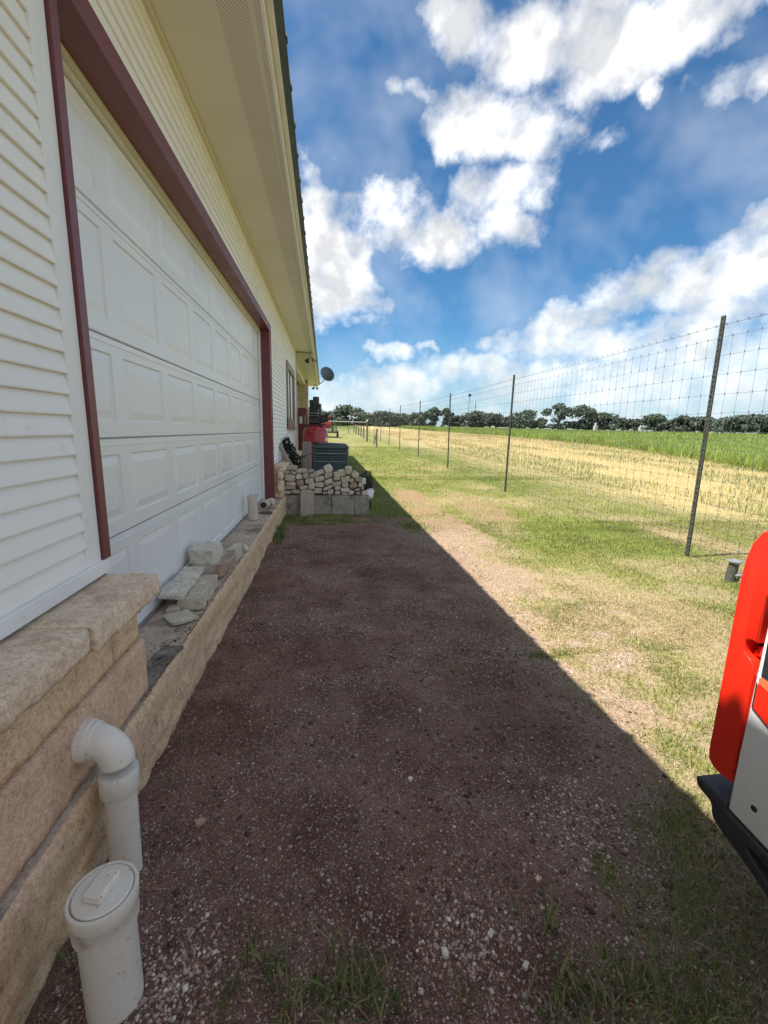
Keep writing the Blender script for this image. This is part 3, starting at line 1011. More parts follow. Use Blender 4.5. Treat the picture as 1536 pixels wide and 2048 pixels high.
# soffit laid as sheets, a fine lap line between them
y = YB0 - .3
while y < YB1 - .1:
    y1 = min(y + 3.05, YB1)
    mb = MB(); solid_strip(mb, xs_(XW - .02), sf(-.115), ZF, ZF + .012, y + .003, y1 - .003)
    mb.build('soffit_panel', 'soffit', BLD)
    y = y1
mb = MB(); solid_strip(mb, sf(-.118), sf(-.098), ZF - .006, ZF + .012); mb.build('soffit_bead', 'soffit_plain', BLD)
mb = MB(); solid_strip(mb, sf(-.098), sf(-.080), ZF - .014, ZF + .09); mb.build('fascia_board', 'trim', BLD)
mb = MB(); solid_strip(mb, sf(-.0799), sf(-.066), ZF + .022, ZF + .085); mb.build('fascia_cap', 'ivory', BLD)
mb = MB(); solid_strip(mb, sf(-.0659), sf(-.045), ZF + .045, ZF + .088); mb.build('drip_edge', 'trim', BLD)
# crown strips where the siding meets the soffit
MB().box(XW - .01, XW + .03, YB0, 11.86, ZF - .022, ZF - .001, bev=.004).build('frieze_trim', 'cream', BLD)
# roof sheet
sl = math.tan(R(18.4))
mb = MB()
vs = []; fs = []
ys = np.linspace(YB0 - .35, YB1 + .03, 12)
for yy in ys:
    e0 = ex(yy)
    vs += [(e0, yy, 3.462), (-5.9, yy, 3.462 + (e0 + 5.9) * sl), (-11.5, yy, 3.462), (-11.5, yy, 3.45), (-5.9, yy, 3.450 + (e0 + 5.9) * sl), (e0, yy, 3.450)]
for i in range(len(ys) - 1):
    for k in range(6):
        fs.append((6 * i + k, 6 * i + (k + 1) % 6, 6 * i + 6 + (k + 1) % 6, 6 * i + 6 + k))
fs += [(0, 1, 4, 5), (1, 2, 3, 4), (66, 67, 70, 71), (67, 68, 69, 70)]
RF = mb.add(vs, fs).build('roof', 'roof', BLD)
mb = MB(); solid_strip(mb, sf(-.044), sf(-.004), 3.448, 3.459, YB0 - .34, YB1); mb.build('eave_flashing', 'roof', RF)
rib = bpy.data.meshes.new('roof_rib')
rv = []; 
Lr = 5.6
for (dx, dz) in ((0, 0), (-Lr, Lr * sl)):
    rv += [(dx + .006, -.026, dz), (dx + .006, .026, dz), (dx + .006, .012, dz + .026), (dx + .006, -.012, dz + .026)]
rib.from_pydata(rv, [], [(0, 1, 2, 3), (4, 7, 6, 5), (0, 4, 5, 1), (1, 5, 6, 2), (2, 6, 7, 3), (3, 7, 4, 0)])
rib.materials.append(MT['roof'])
scr = bpy.data.meshes.new('roof_screw')
mbs = MB().tube([(-.03, 0, .02), (-.03, 0, .042)], .009, 6)
scr.from_pydata(mbs.v, [], mbs.f); scr.materials.append(MT['steel'])
y = -3.62
while y < YB1:
    o = bpy.data.objects.new('roof_rib', rib); COL.objects.link(o); o.parent = RF
    o.location = (ex(y) - bld_o.x, y, 3.462)
    y += .338

# hidden body of the building: back and end walls, ridge ends
MB().box(-11.0, -10.9, YB0, YB1 - .5, 0, ZF).box(-10.9, -2.7, YB1 - .6, YB1 - .5, 0, ZF).box(-10.9, XW - .03, YB0, YB0 + .1, 0, ZF).build('outer_wall', 'trim', BLD)
MB().add([(-10.9, YB1 - .5, ZF), (-.8, YB1 - .5, ZF), (-5.9, YB1 - .5, ZF + 1.7)], [(0, 1, 2)]).add([(-10.9, YB0, ZF), (-.8, YB0, ZF), (-5.9, YB0, ZF + 1.7)], [(0, 2, 1)]).build('gable', 'trim', BLD)
# porch beyond the corner: recessed wall, ceiling, beam
MB().box(-2.8, -2.7, 11.86, YB1 - .5, 0, ZF).box(-2.7, -1.07, 11.78, 11.86, 0, ZF).build('porch_wall', 'cream', BLD)
MB().box(-2.7, XW - .02, 11.87, YB1, ZF, ZF + .015).build('porch_ceiling', 'soffit_plain', BLD)
MB().box(-1.16, -.98, 11.87, YB1 - .05, 3.16, ZF - .002).build('porch_beam', 'cream', BLD)
MB().box(-1.16, ex(12) - .118, 11.86, 11.90, ZF - .03, ZF - .001).box(XW - .005, XW + .02, 11.862, 11.90, .85, ZF).build('corner_strip', 'olive', BLD)
MB().box(-2.7, -.75, 11.8, YB1 - .3, .0, .34).build('porch_floor', 'conc', BLD)

# window
WD = MB().box(XW + .0, XW + .035, 9.22, 9.36, 1.43, 2.76).box(XW, XW + .035, 10.94, 11.08, 1.43, 2.76).box(XW, XW + .035, 9.36, 10.94, 2.62, 2.76).build('window', 'wframe', BLD)
MB().box(XW - .005, XW + .06, 9.20, 11.10, 1.385, 1.43).box(XW, XW + .032, 9.22, 11.08, 1.43, 1.62).build('window_sill', 'wsill', WD)
MB().box(XW - .03, XW - .02, 9.36, 10.94, 1.62, 2.62).build('window_pane', 'glass', WD)
MB().box(XW - .02, XW + .01, 10.13, 10.16, 1.62, 2.62).build('window_bar', 'dark', WD)

# stone base: ledge stones on two courses of face stones
def base_run(cuts, courses, seed):
    for i in range(len(cuts) - 1):
        a, b_ = cuts[i], cuts[i + 1]
        xo = -.675 + random.uniform(-.012, .012)
        vs, fs = rough_block(-.93, xo, a + .003, b_ - .003, .752 + random.uniform(-.006, .01), .832, .006, .016, seed + i, rnd=.006)
        MB().add(vs, fs).build('ledge_stone', 'ledge', BLD, smooth=True)
    for (z0, z1, cs, mt) in courses:
        for i in range(len(cs) - 1):
            a, b_ = cs[i], cs[i + 1]
            vs, fs = rough_block(-.93, (-.752 if z0 > .5 else -.728) + random.uniform(-.005, .005), a + .0025, b_ - .0025, z0 + .002, z1 - .002, .0035, .022, seed + i * 3 + z0, rnd=.005)
            MB().add(vs, fs).build('face_stone', mt, BLD, smooth=True)


base_run([-3.5, -2.4, -1.5, -.55, .28, 1.235, 1.712], [(.565, .755, [-3.5, -2.3, -1.2, -.1, .75, 1.50, 1.705], 'face'), (.338, .565, [-3.5, -2.7, -1.6, -.5, .45, 1.704], 'face2')], 3)
base_run([6.735, 7.4, 8.3, 9.4, 10.3, 11.1, 11.85], [(.565, .755, [6.74, 7.6, 8.5, 9.5, 10.6, 11.84], 'face'), (.338, .565, [6.742, 7.2, 8.1, 9.0, 10.1, 11.0, 11.83], 'face')], 40)
# rubble stones on the end of the far pier
for (z0, z1, s_) in ((.62, .75, 1), (.43, .61, 2)):
    vs, fs = rough_block(-.80, -.715, 6.70, 6.86, z0, z1, .008, .03, s_, rnd=.02)
    MB().add(vs, fs).build('face_stone', 'ledge', BLD, smooth=True)

# foundation curb with its rough outer face
def curb():
    ys = np.arange(-3.5, 11.9, .022)
    prof = [(-1.035, .335), (-.90, .334), (-.80, .332), (-.745, .331), (-.722, .329), (-.711, .322), (-.707, .30), (-.707, .26), (-.708, .22), (-.712, .19), (-.715, .16), (-.712, .13), (-.716, .10), (-.721, .07), (-.717, .045), (-.72, .02), (-.725, -.05)]
    A = np.array(prof)
    nY, nP = len(ys), len(A)
    X = np.repeat(A[None, :, 0], nY, 0); Zz = np.repeat(A[None, :, 1], nY, 0); Y = np.repeat(ys[:, None], nP, 1)
    arc = np.cumsum(np.r_[0, np.hypot(*np.diff(A, axis=0).T)])[None, :]
    n = fbm(Y * 1.0, arc * 2.0 + 0 * Y, 7, 5, 4) - .5
    n2 = fbm(Y, arc + 0 * Y, 26, 9, 3) - .5
    lower = (Zz < .21) * 1.0
    onface = (X > -.75) * 1.0
    X = X + onface * (n * (.008 + .045 * lower) + n2 * (.004 + .016 * lower)) + .006 * np.sin(Y * 2.1) * onface
    Zz = Zz + (Zz > .3) * (X > -.99) * ((fbm(Y, X, 9, 14, 3) - .5) * .012)
    v = np.stack([X.ravel(), Y.ravel(), Zz.ravel()], -1) - np.array(bld_o)
    i = np.arange(nY * nP).reshape(nY, nP)
    f = np.stack([i[:-1, :-1].ravel(), i[:-1, 1:].ravel(), i[1:, 1:].ravel(), i[1:, :-1].ravel()], -1)
    k = f.shape[0] // (nY - 1)
    pidx = np.tile(np.arange(nP - 1), nY - 1)
    top = pidx < 4
    np_mesh('foundation_top', v, f[top], 'apron', parent=BLD, smooth=True)
    np_mesh('foundation_curb', v, f[~top], 'curb', parent=BLD, smooth=True)


curb()

# ------------------------------------------------------------------ PVC beside the wall
t = thing('drain_pipe', 'white speckled PVC elbow and downpipe coming out of the stone wall', 'pipe', (-.64, 1.215, 0))
zc_ = .465
arc = [(-.76, 1.24, zc_)] + [(-.705 + .068 * math.sin(a), 1.24 - .012 * math.sin(a), zc_ - .068 * (1 - math.cos(a))) for a in np.linspace(0, math.pi / 2, 9)]
MB().tube(arc, .0475, 24, caps=False).build('elbow', 'pvc', t, smooth='auto')
MB().tube([(-.74, 1.24, zc_), (-.708, 1.24, zc_)], .060, 24).tube([(-.7079, 1.24, zc_), (-.694, 1.239, zc_)], .054, 24).build('wall_collar', 'pvc', t, smooth='auto')
MB().lathe((-.637, 1.226, .30), [(.052, 0), (.0545, .004), (.0545, .068), (.053, .072), (.0475, .072)], 28).build('coupling', 'pvc', t, smooth='auto')
MB().tube([(-.637, 1.226, .305), (-.642, 1.222, -.03)], .0445, 28).build('pipe', 'pvc', t, smooth='auto')

t = thing('drain_cleanout', 'short thick white PVC cleanout stub with raised rectangular plug cap', 'pipe', (-.54, .90, 0))
cx, cy_, ct = -.523, .890, .333
MB().lathe((cx, cy_, -.03), [(.0605, 0), (.0605, ct - .04)], 32).build('pipe', 'pvc', t, smooth='auto')
MB().lathe((cx, cy_, 0), [(.062, ct - .088), (.069, ct - .083), (.069, ct - .048), (.071, ct - .045), (.0735, ct - .004), (.072, ct), (.0655, ct), (.0635, ct - .007), (.0, ct - .007)], 40).build('collar', 'pvc', t, smooth='auto')
MB().lathe((cx, cy_, 0), [(.0615, ct - .006), (.0615, ct + .001), (.059, ct + .003), (0, ct + .003)], 40).build('plug_cap', 'pvc', t, smooth='auto')
sq = MB().box(cx - .023, cx + .023, cy_ - .033, cy_ + .033, ct + .003, ct + .026, rot=(0, 0, R(-14)), bev=.004).build('raised_nut', 'pvc', t)
MB().tube([(cx + .0095 * math.cos(k / 16 * 6.2832), cy_ + .0095 * math.sin(k / 16 * 6.2832), ct + .0262) for k in range(17)], .0011, 5, caps=False).build('moulded_ring', 'pvc', sq)

# ------------------------------------------------------------------ stones and bits lying on the curb
ztop = .337
def stone(name, label, x0, x1, y0, y1, z0, z1, mt='lime', amp=.006, rot=None, seed=1, cell=.03, cat='stone', group=None, rnd=.006):
    vs, fs = rough_block(x0, x1, y0, y1, z0, z1, amp, cell, seed, rot=rot, rnd=rnd)
    o = MB().add(vs, fs).build(name, mt, None, smooth='auto')
    recentre(o, ((x0 + x1) / 2, (y0 + y1) / 2, z0))
    return tag(o, label, cat, group)


stone('stone_block', 'lower of two cream limestone blocks stacked on curb against white garage door', -.955, -.80, 3.02, 3.24, ztop, ztop + .115, 'lime_w', seed=4, rot=(0, 0, R(6)))
stone('stone_block', 'upper of two cream limestone blocks stacked on curb against white garage door', -.960, -.795, 3.01, 3.23, ztop + .119, ztop + .225, 'lime_w', seed=8, rot=(R(2), 0, R(-4)))
stone('stone_block', 'long tan limestone block on curb under a rough white slab', -.895, -.745, 2.50, 2.93, ztop, ztop + .075, 'lime', seed=12, rot=(0, 0, R(2)), amp=.008)
stone('stone_slab', 'rough white slab tilted on top of a long tan block by garage door', -.985, -.85, 2.46, 2.99, ztop + .083, ztop + .108, 'lime_w', seed=14, rot=(R(.5), R(3), R(2)), amp=.006, rnd=.008, cat='slab')
stone('stone_chip', 'flat diamond shaped stone chip lying on curb in front of the slab', -.90, -.755, 2.30, 2.45, ztop, ztop + .020, 'lime', seed=17, rot=(0, 0, R(38)), rnd=.008)
stone('stone_chip', 'small flat stone chip half under the long tan block', -.935, -.86, 2.44, 2.52, ztop, ztop + .03, 'lime', seed=19, rot=(0, 0, R(15)), rnd=.008)
stone('stone_slab', 'blackened broken slab on near end of curb above the white pipe', -.815, -.718, 1.66, 2.03, ztop, ztop + .028, 'lime_d', seed=22, rot=(0, R(-2), R(-5)), amp=.010, rnd=.008, cat='slab', cell=.022)
stone('stone_block', 'tan block standing behind the two stacked blocks on curb', -.80, -.735, 3.40, 3.60, ztop, ztop + .115, 'lime', seed=25, rot=(0, 0, R(-4)))
stone('stone_slab', 'thin curved stone plate leaning upright beside stacked blocks', -.775, -.742, 2.98, 3.38, ztop, ztop + .10, 'lime_red', seed=27, rot=(R(-8), R(14), R(-5)), amp=.008, rnd=.01, cat='slab')
stone('stone_chip', 'small white broken chip on curb beyond the stacked blocks', -.745, -.715, 3.72, 3.84, ztop, ztop + .035, 'lime_w', seed=29, rot=(R(12), 0, R(20)), rnd=.008)
stone('stone_chip', 'low brown crumbled stone on curb beyond the stacked blocks', -.80, -.76, 3.62, 3.76, ztop, ztop + .025, 'lime_red', seed=31, rot=(0, 0, R(8)), rnd=.008)
# crumbs of mortar and soil on the curb
cr_v = []; cr_f = []; cr_c = []
octa = np.array([(1, 0, 0), (-1, 0, 0), (0, 1, 0), (0, -1, 0), (0, 0, 1), (0, 0, -1)], float)
octf = np.array([(0, 2, 4), (2, 1, 4), (1, 3, 4), (3, 0, 4), (2, 0, 5), (1, 2, 5), (3, 1, 5), (0, 3, 5)])


def pebble_cloud(name, xs, ys, zs, size, cols, mat='pebble', flat=.6):
    n = len(xs)
    s = size[:, None] * RNG.uniform(.6, 1.25, (n, 3)); s[:, 2] *= flat
    ang = RNG.uniform(0, 6.283, n)
    base = octa[None] * s[:, None, :]
    base = base * RNG.uniform(.75, 1.2, (n, 6, 1))
    c, si = np.cos(ang), np.sin(ang)
    x = base[..., 0] * c[:, None] - base[..., 1] * si[:, None]
    y = base[..., 0] * si[:, None] + base[..., 1] * c[:, None]
    tl = RNG.uniform(-.5, .5, n)[:, None]
    z = base[..., 2] + x * tl * .5
    v = np.stack([x + xs[:, None], y + ys[:, None], z + (zs + s[:, 2] * .3)[:, None]], -1).reshape(-1, 3)
    f = (octf[None] + (np.arange(n) * 6)[:, None, None]).reshape(-1, 3)
    return np_mesh(name, v, f, mat, np.repeat(cols, 6, 0), 'stuff')


def stone_cols(n, lo=.9, hi=1.1):
    pal = np.array([(.56, .44, .36), (.70, .58, .49), (.40, .295, .235), (.82, .74, .64), (.21, .14, .11), (.42, .29, .22), (.42, .37, .33), (.12, .08, .065)])
    p = RNG.choice(len(pal), n, p=[.2, .08, .22, .02, .17, .14, .07, .10])
    return np.clip(pal[p] * RNG.uniform(.8, 1.2, (n, 1)), 0, 1)


n = 900
yy = np.concatenate([RNG.normal(2.3, .35, n // 2), RNG.uniform(1.8, 6.6, n - n // 2)])
xx = np.clip(-.76 + RNG.normal(0, .055, n), -.96, -.725)
o = pebble_cloud('curb_crumbs', xx, yy, np.full(n, .335), RNG.uniform(.002, .007, n), stone_cols(n) * RNG.choice([.25, .6, 1], (n, 1)))
tag(o, 'crumbs of soil and mortar lying along the curb', 'debris')

t = thing('pipe_offcut', 'upright short beige PVC pipe offcut standing on curb by far door jamb', 'pipe', (-.894, 5.12, ztop))
MB().tube([(-.894, 5.12, ztop), (-.894, 5.12, ztop + .285)], .057, 24, caps=False).build('pipe', 'pvc2', t, smooth='auto')
MB().lathe((-.894, 5.12, ztop), [(.057, .2845), (.057, .287), (.050, .287), (.050, .2)], 24).build('rim', 'pvc2', t, smooth='auto')
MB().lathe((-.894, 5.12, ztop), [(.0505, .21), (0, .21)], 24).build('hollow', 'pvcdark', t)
t = thing('pipe_fitting', 'beige PVC tee fitting lying on its side on curb beside maroon door jamb', 'pipe fitting', (-.83, 5.95, ztop))
MB().tube([(-.86, 5.80, ztop + .06), (-.80, 6.08, ztop + .06)], .05, 20).tube([(-.868, 5.765, ztop + .06), (-.858, 5.81, ztop + .06)], .060, 20).build('body', 'pvc2', t, smooth='auto')
MB().tube([(-.832, 5.93, ztop + .06), (-.76, 5.91, ztop + .085)], .045, 18).build('branch', 'pvc2', t, smooth='auto')
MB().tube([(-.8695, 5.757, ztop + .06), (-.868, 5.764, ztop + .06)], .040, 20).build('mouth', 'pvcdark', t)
o = MB().lathe((-.80, 5.52, ztop), [(.085, 0), (.085, .006), (.075, .012), (0, .012)], 22).build('metal_lid', 'rust', None)
recentre(o, (-.80, 5.52, ztop)); tag(o, 'flat dark round lid lying on curb near the pipe offcut', 'lid')

# ------------------------------------------------------------------ low block wall, upright block and the stone pile
t = thing('block_wall', 'low grey concrete block wall carrying the pile of limestone', 'wall', (-.05, 7.2, 0))
xs0 = [-.745, -.355, .035, .425, .665]
for i in range(4):
    for (a, b_) in ((-.02, .325),):
        vs, fs = rough_block(xs0[i] + .003, xs0[i + 1] - .003, 7.09, 7.42, a, b_, .003, .05, i * 5 + a, rnd=.008)
        MB().add(vs, fs).build('block', 'conc', t, smooth='auto')
stone('upright_block', 'tan concrete block standing on end against the low grey wall', -.465, -.245, 6.985, 7.08, -.02, .40, 'conc2', .002, (R(-3), 0, R(1)), 5, .06, 'block')
PXS = 7.68
RK = [  # centre and size in the face of the pile, tilt, look
    (120, 985, 100, 58, 0, 0), (243, 978, 122, 68, -3, 0), (570, 968, 130, 92, 2, 0), (680, 1002, 80, 44, 0, 0), (765, 985, 92, 84, 5, 0), (868, 994, 95, 62, 0, 0),
    (980, 1006, 118, 38, -2, 0), (1088, 990, 92, 68, -4, 0), (1180, 1006, 86, 48, -3, 1), (1285, 1000, 100, 68, 3, 0), (410, 985, 190, 80, 0, 0),
    (160, 916, 172, 52, 0, 0), (165, 855, 155, 64, 2, 0), (310, 840, 112, 88, 4, 1), (355, 912, 145, 60, 8, 0), (475, 892, 108, 98, -5, 0), (600, 872, 136, 80, -4, 0),
    (715, 925, 162, 52, 27, 0), (870, 922, 94, 78, 0, 0), (985, 952, 142, 66, 5, 0), (990, 872, 98, 92, -3, 0), (1115, 882, 116, 86, 27, 1), (1175, 948, 96, 50, 3, 1),
    (1217, 872, 74, 78, -8, 0), (1080, 812, 76, 76, 12, 0),
    (155, 768, 155, 106, 0, 0), (290, 752, 88, 80, 0, 0), (390, 735, 86, 96, 10, 0), (438, 812, 138, 76, 8, 0), (595, 782, 150, 82, 8, 0), (735, 822, 132, 84, 24, 0),
    (850, 850, 148, 66, 12, 0), (850, 742, 90, 128, 7, 0), (985, 782, 145, 92, 10, 0), (1190, 792, 110, 80, -8, 1), (1250, 920, 60, 60, 0, 0),
    (110, 682, 94, 52, 3, 0), (215, 690, 86, 36, -26, 0), (328, 668, 154, 58, 4, 0), (470, 665, 90, 38, 3, 0), (560, 700, 232, 58, 20, 0), (730, 722, 128, 96, 20, 0),
    (925, 692, 112, 108, 14, 0), (1125, 712, 112, 92, -30, 0),
    (178, 622, 162, 60, 2, 0), (725, 628, 118, 106, 27, 0), (1030, 648, 106, 106, -3, 0),
]
special = {
    (725, 628): 'highest pale stone of the pile, a tilted squarish block near its middle',
    (560, 700): 'longest narrow pale stone of the pile, tilted up towards the highest one',
    (310, 840): 'reddish brown stone low in the left part of the stone pile',
    (1030, 648): 'squarish pale stone standing on top at right end of the pile',
    (178, 622): 'flat pale stone on top at left end of the pile, by the leaning pole',
    (715, 925): 'narrow pale stone tilted low in the middle of pile right of upright block',
    (1115, 882): 'reddish tilted squarish stone in lower right part of the pile',
}
ORD = ['first', 'second', 'third', 'fourth', 'fifth', 'sixth', 'seventh', 'eighth', 'ninth', 'tenth', 'eleventh', 'twelfth', 'thirteenth', 'fourteenth', 'fifteenth', 'sixteenth', 'seventeenth', 'eighteenth', 'nineteenth', 'twentieth']
LEV = [(960, 'bottom level'), (890, 'second lowest level'), (838, 'third lowest level'), (760, 'middle level'), (700, 'second highest level'), (0, 'top level')]
def level(py): return next(n_ for l_, n_ in LEV if py >= l_)
for i, (px, py, w, h, a, look) in enumerate(RK):
    same = sorted(q[0] for q in RK if level(q[1]) == level(py))
    X0 = (px - 60) / (1350 - 60) * 1.41 - .745
    Z0 = .329 + (1028 - py) / PXS * 8.33e-3
    ww, hh = w / PXS * 8.3e-3, h / PXS * 8.3e-3
    dep = random.uniform(.16, .24)
    yo = 7.12 + random.uniform(0, .035)
    lab = special.get((px, py), ('rough pale' if look == 0 else 'rough reddish') + ' stone, ' + ORD[same.index(px)] + ' from left in the ' + level(py) + ' of the heap')
    mt = 'lime_red' if look else random.choice(['lime', 'lime', 'lime_w', 'conc2'])
    grp = None if (px, py) in special else 'stones heaped on the low block wall'
    stone('pile_stone', lab, X0 - ww / 2, X0 + ww / 2, yo, yo + dep, Z0 - hh / 2, Z0 + hh / 2, mt, .006, (random.uniform(-.06, .06), R(-a), random.uniform(-.1, .1)), i * 1.7, .045, 'stone', grp, rnd=.022)
# a second layer of stones behind, seen through the gaps
for i in range(20):
    X0 = -.70 + (i % 10) * .142; Z0 = .39 + (i // 10) * .14
    s_ = .066
    stone('pile_stone', 'shaded limestone block, ' + ORD[i % 10] + ' from left in ' + ('lower', 'upper')[i // 10] + ' layer of the hidden back row', X0 - s_, X0 + s_, 7.385, 7.50, Z0 - s_, Z0 + s_, 'lime', .008, (0, random.uniform(-.2, .2), 0), i, .06, 'stone', 'stones in the back row of the heap', rnd=.022)

# leaning pole, shrub, wrapped debris behind the pile
o = MB().tube([(-.86, 7.72, 1.13), (-.72, 7.66, .86), (-.50, 7.60, .52)], .052, 14, radii=[.036, .040, .044]).build('leaning_pole', 'log', None, smooth='auto')
recentre(o, (-.5, 7.6, .52)); tag(o, 'beige pole leaning on white siding behind the stone pile', 'pole')
t = thing('shrub', 'dark scrubby weed growing up the siding behind the leaning pole', 'plant', (-.68, 8.1, .0))
MB().tube([(-.66, 8.1, 0), (-.66, 8.1, .6), (-.73, 8.12, 1.1)], .018, 6).tube([(-.65, 8.1, .5), (-.58, 8.05, .9)], .012, 5).build('stem', 'bark', t)


def leaves(name, centres, n, size, palette, parent=None, spread=1., mat='leaf', asp=.6, seed=0, kind=None):
    rg = np.random.default_rng(seed)
    C = np.array([c[:3] for c in centres]); Rr = np.array([c[3:6] for c in centres])
    vol = Rr.prod(1) ** .66; vol = vol / vol.sum()
    k = rg.choice(len(C), n, p=vol)
    d = rg.normal(size=(n, 3)); d /= np.linalg.norm(d, axis=1)[:, None]
    rad = rg.uniform(.35, 1.0, n) ** .55
    ctr = C[k] + d * Rr[k] * rad[:, None] * spread
    nr = d + rg.normal(size=(n, 3)) * .6
    nr /= np.linalg.norm(nr, axis=1)[:, None]
    a = np.cross(nr, rg.normal(size=(n, 3))); a /= np.linalg.norm(a, axis=1)[:, None]
    b = np.cross(nr, a)
    s = (size * rg.uniform(.6, 1.35, n))[:, None]
    v = np.stack([ctr - a * s, ctr - b * s * asp, ctr + a * s, ctr + b * s * asp], 1)
    v[:, 1:2] += (nr * s * .25)[:, None]
    f = (np.array([0, 1, 2, 3])[None] + (np.arange(n) * 4)[:, None])
    pal = np.array(palette)
    col = pal[rg.integers(0, len(pal), n)] * rg.uniform(.75, 1.25, (n, 1))
    vv = v.reshape(-1, 3)
    if parent is not None:
        vv = vv - np.array(origin_of(parent))
    return np_mesh(name, vv, f, mat, np.repeat(col, 4, 0), kind, parent)


leaves('foliage', [(-.72, 8.1, .95, .13, .12, .22), (-.62, 8.05, .75, .12, .12, .2), (-.78, 8.1, 1.12, .08, .1, .14), (-.60, 8.1, .55, .1, .1, .2)], 900, .028, [(.02, .035, .02), (.03, .05, .03), (.045, .06, .05), (.018, .03, .035)], t, seed=3)
o = MB().tube([(-.60, 7.9, .98), (-.50, 7.85, .90), (-.42, 7.9, .93), (-.34, 8.6, .95)], .012, 6).tube([(-.62, 7.9, .62), (-.50, 7.8, .55), (-.36, 7.85, .53), (-.2, 7.9, .56)], .012, 6).build('black_hose', 'dark', None)
recentre(o, (-.5, 7.9, .5)); tag(o, 'thin black hose looping between the shrub and condenser unit', 'hose')

# black folding frame with white plastic bag at the right end of the pile
t = thing('folding_frame', 'black folding frame propped against right end of the stone pile', 'frame', (.66, 7.35, 0))
MB().tube([(.50, 7.30, .62), (.63, 7.34, .71), (.70, 7.36, .70), (.735, 7.36, .56), (.74, 7.38, .28)], .014, 8).build('frame_tube', 'dark', t, smooth='auto')
MB().tube([(.53, 7.32, .60), (.63, 7.36, .68), (.71, 7.38, .50), (.72, 7.40, .05)], .012, 8).tube([(.58, 7.3, .62), (.70, 7.33, .34)], .010, 6).tube([(.66, 7.3, .62), (.60, 7.33, .36)], .010, 6).build('brace', 'dark', t, smooth='auto')
MB().box(.52, .70, 7.37, 7.385, .38, .63, rot=(R(8), 0, R(6))).build('seat_sheet', 'dark', t)
vs, fs = rough_block(.60, .76, 7.22, 7.36, .25, .42, .028, .03, 6, rnd=.06)
o = MB().add(vs, fs).build('plastic_bag', 'bag', None, smooth=True); recentre(o, (.68, 7.3, .25)); tag(o, 'crumpled white plastic bag at the right end of the block wall', 'bag')
vs, fs = rough_block(.53, .62, 7.24, 7.30, .50, .62, .02, .025, 9, rnd=.03)
o = MB().add(vs, fs).build('plastic_bag', 'bag', None, smooth=True); recentre(o, (.57, 7.27, .5)); tag(o, 'small white plastic scrap on top right of the stone pile', 'bag')

# ------------------------------------------------------------------ condenser unit and beige panel beside it
ac0, ac1, ay0, ay1, az0, az1 = -.352, .408, 9.2, 9.98, .08, 1.10
t = thing('air_conditioner', 'dark slate square air conditioning condenser unit behind the stone pile', 'air conditioner', ((ac0 + ac1) / 2, 9.6, 0))
MB().box(ac0 - .06, ac1 + .06, ay0 - .06, ay1 + .06, -.02, .075, bev=.01).build('pad', 'conc', t)
MB().box(ac0 + .02, ac1 - .02, ay0 + .02, ay1 - .02, .10, az1 - .10).build('coil', 'acg', t)
for (xa, ya) in ((ac0, ay0), (ac1 - .07, ay0), (ac0, ay1 - .07), (ac1 - .07, ay1 - .07)):
    MB().box(xa, xa + .07, ya, ya + .07, .10, az1 - .09, bev=.018).build('corner_post', 'ac', t)
MB().box(ac0 - .002, ac1 + .002, ay0 - .002, ay1 + .002, az0, .135, bev=.01).build('base_pan', 'ac', t)
MB().box(ac0 - .006, ac1 + .006, ay0 - .006, ay1 + .006, az1 - .105, az1 - .02, bev=.025).build('top_cap', 'ac', t)
lou = bpy.data.meshes.new('louver')
mbl = MB().box(ac0 + .07, ac1 - .07, ay0 + .004, ay0 + .030, 0, .020, rot=(R(-28), 0, 0))
lou.from_pydata([(p[0] - t.location.x, p[1] - t.location.y, p[2]) for p in mbl.v], [], mbl.f); lou.materials.append(MT['ac'])
los = bpy.data.meshes.new('louver')
mbl = MB().box(ac1 - .030, ac1 - .004, ay0 + .07, ay1 - .07, 0, .020)
los.from_pydata([(p[0] - t.location.x, p[1] - t.location.y, p[2]) for p in mbl.v], [], mbl.f); los.materials.append(MT['ac'])
z = .16
while z < az1 - .14:
    for me in (lou, los):
        o = bpy.data.objects.new('louver', me); COL.objects.link(o); o.parent = t; o.location = (0, 0, z)
    z += .044
for zz in (.33, .53, .73, .90):
    MB().box(ac0 + .06, ac1 - .06, ay0 - .006, ay0 + .006, zz, zz + .012).build('cross_wire', 'steel', t)
MB().lathe((.028, 9.59, az1 - .02), [(.36, 0), (.36, .012), (.32, .030), (.10, .040), (.10, .03), (0, .03)], 32).build('fan_guard', 'acg', t, smooth='auto')
o = MB().box(-.545, -.365, 9.02, 9.06, .02, 1.145, bev=.012).box(-.50, -.485, 9.012, 9.022, .03, 1.13).box(-.43, -.415, 9.012, 9.022, .03, 1.13).build('leaning_board', 'greybox', None)
recentre(o, (-.455, 9.04, 0)); tag(o, 'tall grey beige ribbed board standing left of the condenser unit', 'board')
o = MB().box(-.48, -.22, 9.15, 9.19, 1.10, 1.135, bev=.01).build('pipe_cover', 'dark', None); recentre(o, (-.35, 9.17, 1.1))
o['label'] = 'dark flat cover lying across the top of beige board and condenser unit'; o['category'] = 'cover'

